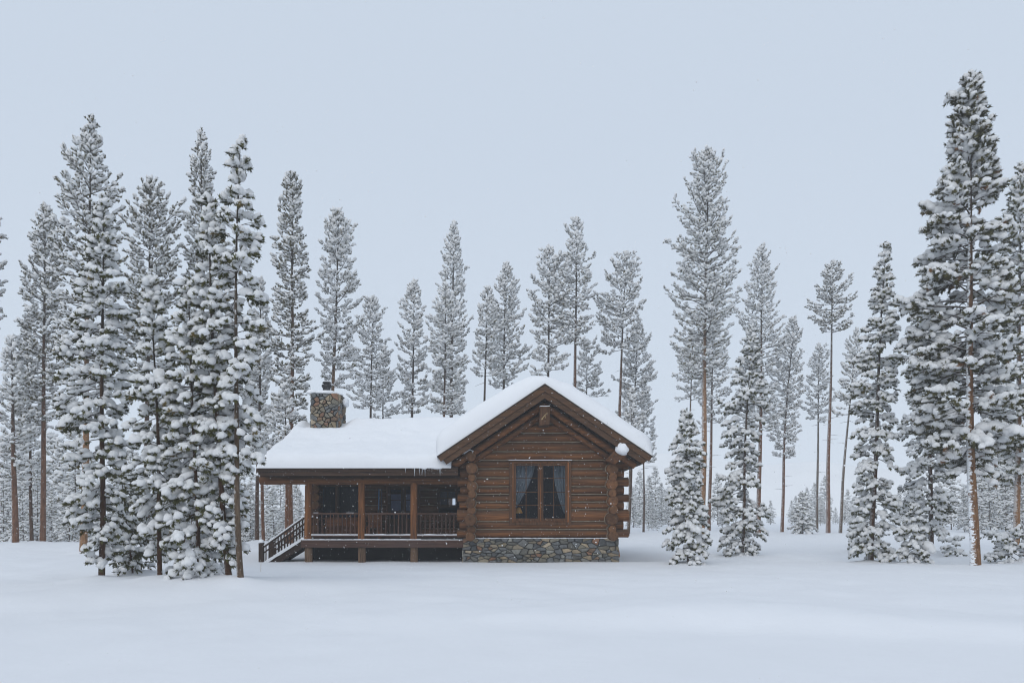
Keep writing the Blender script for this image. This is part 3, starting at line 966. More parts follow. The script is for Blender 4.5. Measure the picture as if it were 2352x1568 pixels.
# glazed porch door: frame, two leaves with panes
dr = MB()
a, c, lo, hi = doorB
dr.box(a, a+.07, YH-.06, YH+.2, lo, hi); dr.box(c-.07, c, YH-.06, YH+.2, lo, hi); dr.box(a+.07, c-.07, YH-.058, YH+.2, hi-.07, hi)
door = dr.build('door', M['trim_dark'], cabin, .005)
lf = MB()
for (l, r_) in ((a+.075, (a+c)/2-.004), ((a+c)/2+.004, c-.075)):
    lf.box(l, l+.09, YH, YH+.05, lo+.03, hi-.08); lf.box(r_-.09, r_, YH, YH+.05, lo+.03, hi-.08)
    lf.box(l+.09, r_-.09, YH+.001, YH+.049, lo+.03, PZ(1190, YH)); lf.box(l+.09, r_-.09, YH+.001, YH+.049, hi-.18, hi-.08)
    for vm in (1133, 1148, 1174):
        lf.box(l+.09, r_-.09, YH+.002, YH+.04, PZ(vm, YH)-.012, PZ(vm, YH)+.012)
lf.build('door_leaf', M['dark_z'], door, .004)
g = MB(); g.box(a+.1, c-.1, YH+.02, YH+.025, PZ(1191, YH), hi-.12); g.build('pane', M['glass'], door)
g = MB()                                         # bluish reflection of the panes, put in as coloured sheets behind them
g.box(a+.14, (a+c)/2-.05, YH+.09, YH+.1, PZ(1174, YH), PZ(1134, YH)); g.box((a+c)/2+.03, c-.14, YH+.09, YH+.1, PZ(1174, YH), PZ(1134, YH))
g.build('pane_reflection', plain('blue_reflection', (0.12, 0.14, 0.2), .9, .1, 3), door)
g = MB(); g.log(((a+c)/2-.06, YH-.05, 1.75), ((a+c)/2-.06, YH, 1.75), .02, None, 10, 0, 0, 0, .5); g.log(((a+c)/2-.06, YH-.06, 1.75), ((a+c)/2-.16, YH-.06, 1.75), .012, None, 8, 0, 0, 0, .5)
g.build('handle', M['pipe'], door)

# -- porch
YP = 27.15
DZ = PZ(1238.5, YP)
posts_u = (707.5, 830.4, 950.3)
beam_z = PZ(1103, YP)
for i, u in enumerate(posts_u):
    x = PX(u, YP)
    b = MB(); b.log((x, YP, DZ-.02), (x+.01, YP, beam_z-.02), .125 if i == 0 else .122, .118, 20, .06, 0, 1, .55+.1*i, .25)
    po = b.build('porch_post', [M['log_z'], M['end']], cabin)
    b = MB(); b.log((x+.01, YP+.02, -.8), (x+.01, YP+.02, DZ-.28), .135, .13, 20, .06, 0, 1, .5, .25)
    b.build('porch_footing_post', [M['post_low'], M['end']], cabin)
for u in posts_u:                                # rear row below the deck
    x = PX(u, YP)+.2
deck = MB()
dx0, dx1 = PX(695, YP), LX-.2
nb = 14
for i in range(nb):
    y0 = YP-.1+(YH-YP+.1)*i/nb; y1 = YP-.1+(YH-YP+.1)*(i+1)/nb-.008
    deck.box(dx0, dx1, y0, y1, DZ-.05, DZ)
deck_o = deck.build('deck', M['dark_x'], cabin)
b = MB(); b.box(dx0-.02, fx0+.03, YP-.16, YP-.103, PZ(1256.5, YP), DZ-.012); b.build('rim_board', M['rail_x'], deck_o, .006)
b = MB(); b.box(dx0-.02, dx0+.03, YP-.1, YH, PZ(1256.5, YP), DZ-.054); b.build('rim_board', M['rail_y'], deck_o, .006)
b = MB()
n = 70
for i in range(n):
    xa = dx0-.02+(fx0-dx0)*i/n; xb = dx0-.02+(fx0-dx0)*(i+1)/n
    h_ = (.012+.012*random.random())*(1 if i < 52 else .5)
    b.box(xa, xb+.003, YP-.165+.012*random.random(), YP-.06, DZ-.011, DZ+h_)
b.build('deck_snow', M['snow'], deck_o)
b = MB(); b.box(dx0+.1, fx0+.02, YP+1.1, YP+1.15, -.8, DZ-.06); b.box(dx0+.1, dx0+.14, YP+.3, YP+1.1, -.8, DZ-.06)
b.build('skirting', M['shade_joint'], deck_o)  # coloured near-black to hold the shade below the deck
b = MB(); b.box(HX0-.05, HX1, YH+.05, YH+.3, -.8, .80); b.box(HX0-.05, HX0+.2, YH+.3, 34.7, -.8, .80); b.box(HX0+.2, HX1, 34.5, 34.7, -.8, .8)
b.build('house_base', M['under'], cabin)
# beam over the posts, running out to carry the roof end
b = MB()
b.log((PX(598, YP), YP, beam_z+.01), (LX-.1, YP, beam_z), .15, .14, 18, .04, 0, 1, .25, .5)
beam = b.build('porch_beam', [M['log_x'], M['end']], cabin)
for u in (775, 1000):
    b = MB(); b.log((PX(u, YP), YP, beam_z+.12), (PX(u, YP), YH+.1, beam_z+.5), .09, None, 12, .04, 0, 1, .6)
    b.build('rafter_tail', [M['log_y'], M['end']], beam)
lump('snow_lump', (PX(603, YP), YP, beam_z+.18), .33, .14, .08, beam, M['snow'], 5, .3)
lump('snow_lump', (PX(650, YP), YP, beam_z+.165), .3, .12, .04, beam, M['snow'], 6, .3)
# railings
def railing(x0, x1, us, y):
    r = MB()
    zt, zb = PZ(1179.5, y), PZ(1230.5, y)
    r.log((x0, y, zt), (x1, y, zt+random.uniform(-.01,.01)), .038, .036, 12, .12, 0, 1, .5, .2)
    o = r.build('railing', [M['rail_x'], M['end']], cabin)
    q = MB(); q.log((x0, y, zb), (x1, y, zb+random.uniform(-.01,.01)), .046, .042, 12, .12, 0, 1, .35, .2); q.build('bottom_rail', [M['rail_x'], M['end']], o)
    for u in us:
        x = PX(u, y)
        if not (x0 < x < x1): continue
        q = MB(); q.log((x+random.uniform(-.008,.008), y, zb+.03), (x+random.uniform(-.012,.012), y, zt-.02), .026+random.uniform(0,.006), .022, 9, .2, 0, None, random.random(), .15)
        q.build('baluster', M['rail_z'], o)
    s = MB()
    nn_ = int((x1-x0)/.08)
    for i in range(nn_):
        xa = x0+(x1-x0)*i/nn_; h_ = .022+.02*mnoise.noise((xa*3, 1, 1))+.006*random.random()
        s.box(xa, xa+(x1-x0)/nn_+.002, y-.045, y+.04, zb+.03, zb+.04+h_)
    s.build('rail_snow', M['snow'], o)
    s = MB()
    for i in range(nn_):
        xa = x0+(x1-x0)*i/nn_
        if mnoise.noise((xa*1.7, 5, y)) > .3: s.box(xa, xa+(x1-x0)/nn_+.002, y-.02, y+.02, zt+.032, zt+.045)
    if s.v: s.build('rail_snow', M['snow'], o)
q3 = lambda x: 677.6+.16845*x
px_ = [PX(u, YP) for u in posts_u]
railing(px_[0]+.11, px_[1]-.11, [q3(x) for x in (258,312,368,425,480,533,587,647,705,757,815)], YP)
railing(px_[1]+.11, px_[2]-.11, [q3(x) for x in (1012,1065,1125,1180,1240,1297,1352,1410,1467,1523)], YP)
railing(px_[2]+.11, LX-.33, [q3(x) for x in (1720,1778,1837,1893,1947,2003,2060,2115,2165)], YP)
# stair going down to the left
st = MB()
sx1, sz1 = PX(698, YP), DZ
sx0, sz0 = PX(604, YP), DZ-1.0
for i in range(6):
    xa = sx1-.27*(i+1); zt_s = DZ-.17*(i+1)
    st.box(xa, xa+.3, YP+.08, YP+1.15, zt_s-.05, zt_s)
stair = st.build('stair', M['dark_y'], cabin)
for yy in (YP+.02, YP+1.2):
    b = MB(); b.bar((sx1+.02, yy, DZ-.1), (sx1-1.75, yy, DZ-.1-1.75*.63), .05, .26); b.build('stringer', M['dark_x'], stair, .005)
    b = MB()
    for i in range(24):
        t0, t1 = i/24, (i+1)/24
        L = 1.5
        hh = .04+.03*mnoise.noise((i*.35, yy, 0))
        b.bar((sx1-L*t0, yy-.0, DZ+.045-L*t0*.63), (sx1-L*t1-.01, yy, DZ+.045-L*t1*.63), .14, .05+hh)
    b.build('stringer_snow', M['snow'], stair)
    # rail of the stair
    tx0, tz0 = PX(606, YP), PZ(1255, YP); tx1, tz1 = PX(699, YP), PZ(1188, YP)
    r = MB(); r.log((tx0, yy, tz0), (tx1, yy, tz1), .035, None, 12, .08, 0, 1, .3, .2)
    ro = r.build('railing', [M['dark_x'], M['end']], stair)
    r = MB(); r.log((tx0, yy, tz0-.2), (tx1, yy, tz1-.2), .028, None, 10, .08, 0, 1, .3, .2); r.build('middle_rail', [M['dark_x'], M['end']], stair)
    for i in range(13):
        t = (i+.6)/13.2
        x = tx0+(tx1-tx0)*t; zt = tz0+(tz1-tz0)*t
        zl = max(-.3, DZ-.05-(sx1-x)*.63)
        r = MB(); r.log((x, yy, zl), (x+random.uniform(-.01,.01), yy, zt-.01), .022, None, 8, .15, 0, None, random.random(), .2); r.build('baluster', M['dark_z'], stair)
    r = MB()
    for i in range(26):
        t0, t1 = i/26, (i+1)/26
        hh = .03+.02*mnoise.noise((i*.4, yy*2, 3))
        r.bar((tx0+(tx1-tx0)*t0, yy, tz0+(tz1-tz0)*t0+.045), (tx0+(tx1-tx0)*t1+.01, yy, tz0+(tz1-tz0)*t1+.05), .05, .03+hh)
    r.build('rail_snow', M['snow'], stair)
    xn = PX(600.3, YP)
    r = MB(); r.box(xn-.08, xn+.08, yy-.08, yy+.08, -.6, PZ(1246, YP)); nw = r.build('newel', M['dark_z'], stair, .01)
    lump('newel_snow', (xn, yy, PZ(1246, YP)+.01), .1, .1, .12, stair, M['snow'], yy, .1)
b = MB()
for i in range(6):
    xa = sx1-.27*(i+1); zt_s = DZ-.17*(i+1)
    b.box(xa-.01, xa+.275, YP+.1, YP+1.13, zt_s+.001, zt_s+.16)
b.build('tread_snow', M['snow'], stair, .04)

# -- roofs of the porch and the house
def roof_z(y):
    if y < 29.0: return 3.16 + (y-26.45)*.30
    if y < 31.6: return 3.925 + (y-29.0)*.435
    return 5.056 - (y-31.6)*.42
RL = -8.42
def yz_slab(mb_, x0, x1, ys, t):
    n_ = len(ys)
    poly = [(y, roof_z(y)-.01) for y in ys] + [(y, roof_z(y)-t) for y in reversed(ys)]
    m_ = len(poly)
    v = [(x0, y, z) for y, z in poly] + [(x1, y, z) for y, z in poly]
    f = []
    for i in range(m_):
        j = (i+1) % m_; f.append((i, j, j+m_, i+m_))
    for i in range(n_-1):
        f.append((i, m_-1-i, m_-2-i, i+1)); f.append((m_+i, m_+i+1, m_+m_-2-i, m_+m_-1-i))
    mb_.add(v, f)
b = MB(); yz_slab(b, RL+.02, LX-.45, [26.48, 29.0], .14); yz_slab(b, RL+.02, .9, [29.0, 31.6, 36.2], .16)
proof = b.build('roof', M['dark_y'], cabin)
b = MB(); b.box(RL, LX-.42, 26.43, 26.478, 3.03, 3.155); b.build('fascia_board', M['dark_x'], proof, .005)
b = MB(); b.box(RL+.04, LX-.42, 26.465, 26.51, 2.885, 3.028); b.build('fascia_board', M['dark_x'], proof, .005)
b = MB()
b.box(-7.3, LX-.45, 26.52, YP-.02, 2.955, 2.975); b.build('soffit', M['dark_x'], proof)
b = MB()
for ya, yb in ((26.48, 29.0), (29.0, 31.6), (31.6, 36.2)):
    b.bar((RL-.0, ya, roof_z(ya)-.14), (RL-.0, yb, roof_z(yb)-.14), .05, .24)
b.build('rake_board', M['dark_y'], proof)
b = MB()                                        # ceiling of the porch
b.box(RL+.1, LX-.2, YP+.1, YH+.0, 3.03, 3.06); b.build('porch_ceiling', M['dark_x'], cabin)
b = MB()                                         # end gable of the house, in boards
b.add([(HX0-.1, YH-.1, 2.9), (HX0-.1, 34.6, 2.9), (HX0-.1, 34.0, 3.95), (HX0-.1, 31.6, 4.85), (HX0-.1, 29.2, 3.8),
       (HX0+.05, YH-.1, 2.9), (HX0+.05, 34.6, 2.9), (HX0+.05, 34.0, 3.95), (HX0+.05, 31.6, 4.85), (HX0+.05, 29.2, 3.8)],
      [(4,3,2,1,0), (5,6,7,8,9), (0,1,6,5),(1,2,7,6),(2,3,8,7),(3,4,9,8),(4,0,5,9)])
b.build('end_gable', M['log_y'], cabin)

def heap(name, x0, x1, y0, y1, zf, T_, R_, nx, ny, parent, seed, chim=None):
    tx = np.linspace(0, 1, nx); ty = np.linspace(0, 1, ny)
    tx = .5-.5*np.cos(tx*math.pi); ty = np.where(ty < .35, ty**1.6/.35**.6, ty)
    V = []
    for b_ in ty:
        y = y0+(y1-y0)*b_
        for a_ in tx:
            x = x0+(x1-x0)*a_
            def ed(d):
                t = min(1, max(0, d)/R_); return (1-(1-t)**2.3)**(1/2.3)
            f_ = ed(x-x0)*ed(x1-x)*ed(y-y0)*ed(y1-y)
            th = T_(x, y)+.10*mnoise.noise((x*.45+seed, y*.55, 1))+.045*mnoise.noise((x*1.5, y*1.5, seed))+.02*mnoise.noise((x*5, y*4, seed+2))
            V.append((x, y, zf(y)+th*f_))
    no_ = len(V)
    for b_ in ty:
        y = y0+(y1-y0)*b_
        for a_ in tx: V.append((x0+(x1-x0)*a_, y, zf(y)-.0))
    i = (np.arange(ny-1)[:, None]*nx + np.arange(nx-1)[None, :]).ravel()
    T1 = np.concatenate([np.stack([i, i+1, i+1+nx], 1), np.stack([i, i+1+nx, i+nx], 1)])
    T2 = T1[:, ::-1]+no_
    return link(name, np_mesh(name, np.array(V), np.concatenate([T1, T2]), [M['snow']]), parent)
def Tmain(x, y):
    t = .44
    if y > 28: t += .05*math.sin((y-28)/3.6*math.pi)
    if y > 30.6: t -= .06*sstep(30.6, 31.6, y)*sstep(-7, -8.4, x)
    dx_ = max(-7.85-x, 0, x+6.62); dy_ = max(30.7-y, 0, y-32.05)
    t -= .26*math.exp(-(dx_*dx_+dy_*dy_)/.10)
    return t
def zsm(y):
    return (roof_z(y-.35)+2*roof_z(y)+roof_z(y+.35))/4 if y > 26.9 else roof_z(y)
heap('roof_snow', RL-.05, -2.02, 26.36, 30.2, zsm, Tmain, .38, 120, 60, proof, 3)
# (upper part shares the thickness of the lower one and laps over it)
def Tup(x, y): return Tmain(x, y)*sstep(29.25, 29.9, y)+.02 if y < 29.9 else Tmain(x, y)
heap('roof_snow', RL-.05, .95, 29.2, 36.3, zsm, Tup, .38, 140, 70, proof, 3)
# fringe of wet snow and icicles near the valley
rs = random.Random(5)
for i in range(12):
    u = rs.uniform(962, 1012) if i > 3 else rs.uniform(930, 965)
    x = PX(u, 26.4); L = rs.uniform(.06, .32)
    b = MB(); b.log((x, 26.405, 3.16), (x+rs.uniform(-.01,.01), 26.405, 3.16-L), .014, .002, 7, .2, 0, None); b.build('icicle', M['ice'], proof)
for i in range(7):
    lump('snow_lump', (PX(960+i*8.5+rs.uniform(-4,4), 26.4), 26.41, 3.17+rs.uniform(-.05,.03)), rs.uniform(.06,.16), .05, rs.uniform(.03,.07), proof, M['snow'], i, .7, .3, 2)

# -- chimney
rs = random.Random(23)
CYF = 30.75
cx0, cx1 = PX(716.5, CYF), PX(775, CYF)
cy0, cy1 = CYF, CYF+1.25
cz0, cz1 = 3.6, PZ(903, CYF)
b = MB()
hgt = cz1-cz0
add_stones(b, (cx0-.04, cy0, cz0), (1,0,0), (0,0,1), (0,-1,0), cx1-cx0+.08, hgt, 7, 20, rs, .5, .012, .075)
add_stones(b, (cx1, cy0-.0, cz0), (0,1,0), (0,0,1), (1,0,0), cy1-cy0, hgt, 8, 20, rs, .5, .012, .075)
add_stones(b, (cx0, cy1, cz0), (0,-1,0), (0,0,1), (-1,0,0), cy1-cy0, hgt, 8, 20, rs, .5, .012, .075)
add_stones(b, (cx1+.04, cy1, cz0), (-1,0,0), (0,0,1), (0,1,0), cx1-cx0+.08, hgt, 7, 20, rs, .5, .012, .075)
# stack outside the end wall, under the roof
add_stones(b, (cx0-.04, cy0, -.6), (1,0,0), (0,0,1), (0,-1,0), .6, cz0+.55, 3, 20, rs, .5, .012, .06)
add_stones(b, (cx0, cy1, -.6), (0,-1,0), (0,0,1), (-1,0,0), cy1-cy0, cz0+.55, 7, 20, rs, .5, .012, .06)
chim = b.build('chimney', M['stone'], cabin)
b = MB(); b.box(cx0+.005, cx1-.005, cy0+.005, cy1-.005, cz0, cz1-.01); b.box(cx0+.005, HX0-.16, cy0+.006, cy1-.006, -.7, cz0-.002); b.build('mortar', M['shade_joint'], chim)
lump('chimney_snow', ((cx0+cx1)/2-.05, (cy0+cy1)/2, cz1), (cx1-cx0)/2+.14, (cy1-cy0)/2+.12, .17, chim, M['snow'], 2, .12, .2, 4)
lump('chimney_snow', (cx1+.16, cy0+.75, cz1-.28), .13, .3, .2, chim, M['snow'], 8, .7, .25)
lump('chimney_snow', (cx0+.0, cy0+.12, cz1+.05), .24, .16, .12, chim, M['snow'], 9, .6, .25)
pxx, pyy = PX(750.3, 31.35), 31.35
b = MB()
zp = cz1+.06
b.log((pxx, pyy, zp), (pxx, pyy, zp+.22), .15, .15, 22, 0, 0, 0, .5)
b.log((pxx, pyy, zp+.22), (pxx, pyy, zp+.30), .15, .2, 22, 0, 0, 0, .5)
b.log((pxx, pyy, zp+.30), (pxx, pyy, zp+.36), .2, .19, 22, 0, 0, 0, .5)
b.log((pxx, pyy, zp+.36), (pxx, pyy, zp+.43), .11, .11, 18, 0, 0, 0, .5)
b.log((pxx, pyy, zp+.43), (pxx, pyy, zp+.47), .17, .15, 22, 0, 0, 0, .5)
flue = b.build('flue', M['pipe'], chim)
lump('flue_snow', (pxx, pyy, zp+.475), .14, .14, .04, chim, M['snow'], 4, .1)

# -- things on the porch
bench = empty('bench', (PX(791, 28.85), 28.85, DZ))
tag(bench, 'long wooden bench under the dark porch window', 'bench')
b = MB(); b.box(-.75, .75, -.22, .2, .4, .45); b.build('seat', M['boards'], bench, .005)
b = MB(); b.box(-.75, .75, .17, .2, .455, .75); b.build('backrest', M['boards'], bench, .005)
b = MB(); b.box(-.72, .72, -.2, -.18, .12, .395); b.build('front_panel', M['boards'], bench, .005)
for sx in (-.7, .66):
    for sy in (-.2, .15):
        b = MB(); b.box(sx, sx+.05, sy, sy+.05, 0, .395); b.build('leg', M['boards'], bench)
chair = empty('porch_chair', (PX(859, 28.4), 28.4, DZ))
tag(chair, 'wooden porch chair in front of the log wall beside the blue skis', 'chair')
b = MB(); b.box(-.25, .25, -.25, .22, .4, .44); b.build('seat', M['boards'], chair, .004)
b = MB(); b.box(-.25, .25, .18, .22, .445, .86); b.build('backrest', M['boards'], chair, .004)
for sx in (-.24, .19):
    for sy in (-.24, .16):
        b = MB(); b.box(sx, sx+.05, sy, sy+.05, 0, .395); b.build('leg', M['boards'], chair)
    b = MB(); b.box(sx, sx+.05, -.26, .178, .6, .64); b.build('armrest', M['boards'], chair)
for i, (u, c, lab) in enumerate(((868.5, 'ski', 'narrow bright blue ski leaning upright on the porch wall'), (874.5, 'ski_dark', 'dark ski leaning upright beside the blue ski on the porch wall'))):
    sk = empty('ski', (PX(u, YH-.3), YH-.32, DZ)); tag(sk, lab, 'ski', 'skis leaning on the porch wall')
    V = []
    prof = [(0,.035,0),(.25,.036,.03),(.8,.031,.1),(1.35,.034,.17),(1.62,.036,.2),(1.74,.026,.2),(1.79,.008,.185)]
    for z_, w_, y_ in prof:
        w_ *= .75; V += [(-w_, y_-.008, z_), (w_, y_-.008, z_), (w_, y_+.008, z_), (-w_, y_+.008, z_)]
    fs = [(0,3,2,1)]
    for k in range(len(prof)-1):
        for j in range(4):
            fs.append((k*4+j, k*4+(j+1) % 4, k*4+4+(j+1) % 4, k*4+4+j))
    kk = (len(prof)-1)*4; fs.append((kk, kk+1, kk+2, kk+3))
    b = MB(); b.add(V, fs); b.build('blade', M[c], sk)
    b = MB(); b.box(-.03, .03, .055, .09, .78, 1.02); b.build('binding', M['pipe'], sk, .006)
stake_y = 22.6
sk = MB(); sk.log((0,0,-.3), (.02,0,.29), .006, .004, 6, .2, 0, None)
s_o = sk.build('marker_stake', M['stick']); s_o.location = (PX(598, stake_y), stake_y, H(PX(598, stake_y), stake_y))
tag(s_o, 'thin pale stick poking out of the snow near the stair newel', 'stick')

# ------------------------------------------------------------------ trees
def ico(sub):
    bm = bmesh.new(); bmesh.ops.create_icosphere(bm, subdivisions=sub, radius=1)
    bm.verts.ensure_lookup_table()
    v = np.array([q.co[:] for q in bm.verts]); f = np.array([[w.index for w in t.verts] for t in bm.faces]); bm.free()
    return v, f
rt = np.random.default_rng(5)
BLOBS = {}
for lvl, sub in ((0, 1), (1, 2), (2, 3)):
    v0, f0 = ico(sub)
    tmpl = []
    for k in range(14):
        P = []
        for q in v0:
            q = Vector(q)
            d = 1 + .36*mnoise.noise(q*1.25+Vector((k*3.1, 0, 1))) + (.26*mnoise.noise(q*2.6+Vector((0, k*2.3, 4))) + .08*mnoise.noise(q*6+Vector((2, k*2.3, 4))) if lvl else 0)
            w = q*d
            if w.z < 0: w.z *= .55
            P.append(w[:])
        tmpl.append(P)
    BLOBS[lvl] = (np.array(tmpl), f0)

def tuft_templates(nb, width, k=10):
    out = []
    for _ in range(k):
        P = []
        for i in range(nb):
            t = rt.random()**.8
            a = rt.random()*2*math.pi
            rr = rt.uniform(.6, 1.1)
            fw = rt.uniform(.10, .38)
            r_dir = np.array([0, math.cos(a), math.sin(a)])
            side = np.array([0, -math.sin(a), math.cos(a)])*width
            p0 = np.array([t, 0, 0]); tip = np.array([t+fw, 0, 0])+r_dir*rr
            ax = np.array([.12, 0, 0])
            P += [p0+side*.8-ax*.3, p0-side*.8+ax*.3, tip]
        out.append(P)
    return np.array(out), np.arange(nb*3).reshape(-1, 3)
TUFT = {0: tuft_templates(9, .42), 1: tuft_templates(18, .38), 2: tuft_templates(30, .24)}

def frames(D):
    D = D/np.linalg.norm(D, axis=1, keepdims=True)
    up = np.tile([0, 0, 1.0], (len(D), 1))
    bad = np.abs(D[:, 2]) > .97
    up[bad] = [1, 0, 0]
    S = np.cross(D, up); S /= np.linalg.norm(S, axis=1, keepdims=True)
    U = np.cross(S, D)
    return D, S, U

def scatter(tmpl, faces, C, D, sc, rng):
    """place templates at C with x axis along D, scales sc (n,3)"""
    n_ = len(C)
    D, S, U = frames(D)
    k = rng.integers(0, len(tmpl), n_)
    T_ = tmpl[k]
    V = C[:, None, :] + T_[:, :, 0:1]*(D*sc[:, 0:1])[:, None, :] + T_[:, :, 1:2]*(S*sc[:, 1:2])[:, None, :] + T_[:, :, 2:3]*(U*sc[:, 2:3])[:, None, :]
    nv = tmpl.shape[1]
    Fc = faces[None, :, :] + (np.arange(n_)*nv)[:, None, None]
    return V.reshape(-1, 3), Fc.reshape(-1, 3)

def tube_np(pts, radii, n):
    pts = np.asarray(pts, float); m_ = len(pts)
    d = np.gradient(pts, axis=0); D, S, U = frames(d)
    a = np.arange(n)*2*math.pi/n
    ring = np.cos(a)[None, :, None]*S[:, None, :] + np.sin(a)[None, :, None]*U[:, None, :]
    V = pts[:, None, :] + ring*np.asarray(radii)[:, None, None]
    i = (np.arange(m_-1)[:, None]*n + np.arange(n)[None, :]); j = (np.arange(m_-1)[:, None]*n + (np.arange(n)[None, :]+1) % n)
    T1 = np.stack([i, j, j+n], -1).reshape(-1, 3); T2 = np.stack([i, j+n, i+n], -1).reshape(-1, 3)
    return V.reshape(-1, 3), np.concatenate([T1, T2])

STYLE = {
    # spacing of whorls, branches per whorl, twig spacing, tuft length, tuft radius, snow size, elevations top/mid/low (deg), droop, tuft lod, blob lod
    'far':   dict(sp=.40, per=5, tw=.145, tl=.25, tr=.085, up=(62, 26, 2), droop=.20, tip=.34, lod=0, blod=0, cap=.97, pad=.62, padp=.6, hv=0),
    'pine':  dict(sp=.37, per=5, tw=.135, tl=.24, tr=.082, up=(60, 24, 0), droop=.22, tip=.34, lod=1, blod=0, cap=.95, pad=.72, padp=.6, hv=0),
    'heavy': dict(sp=.255, per=5, tw=.098, tl=.185, tr=.074, up=(54, 18, -8), droop=.42, tip=.08, lod=2, blod=1, cap=.93, pad=.72, padp=.5, hv=1),
    'big':   dict(sp=.30, per=5, tw=.115, tl=.25, tr=.098, up=(54, 20, 0), droop=.30, tip=.16, lod=2, blod=1, cap=.72, pad=.9, padp=.5, hv=1),
    'fir':   dict(sp=.20, per=6, tw=.10, tl=.18, tr=.068, up=(46, 4, -16), droop=.36, tip=.04, lod=2, blod=1, cap=.93, pad=.8, padp=.6, hv=1),
    'small': dict(sp=.32, per=6, tw=.20, tl=.28, tr=.09, up=(48, 4, -16), droop=.25, tip=.1, lod=0, blod=0, cap=.95, pad=.85, padp=.7, hv=0),
}

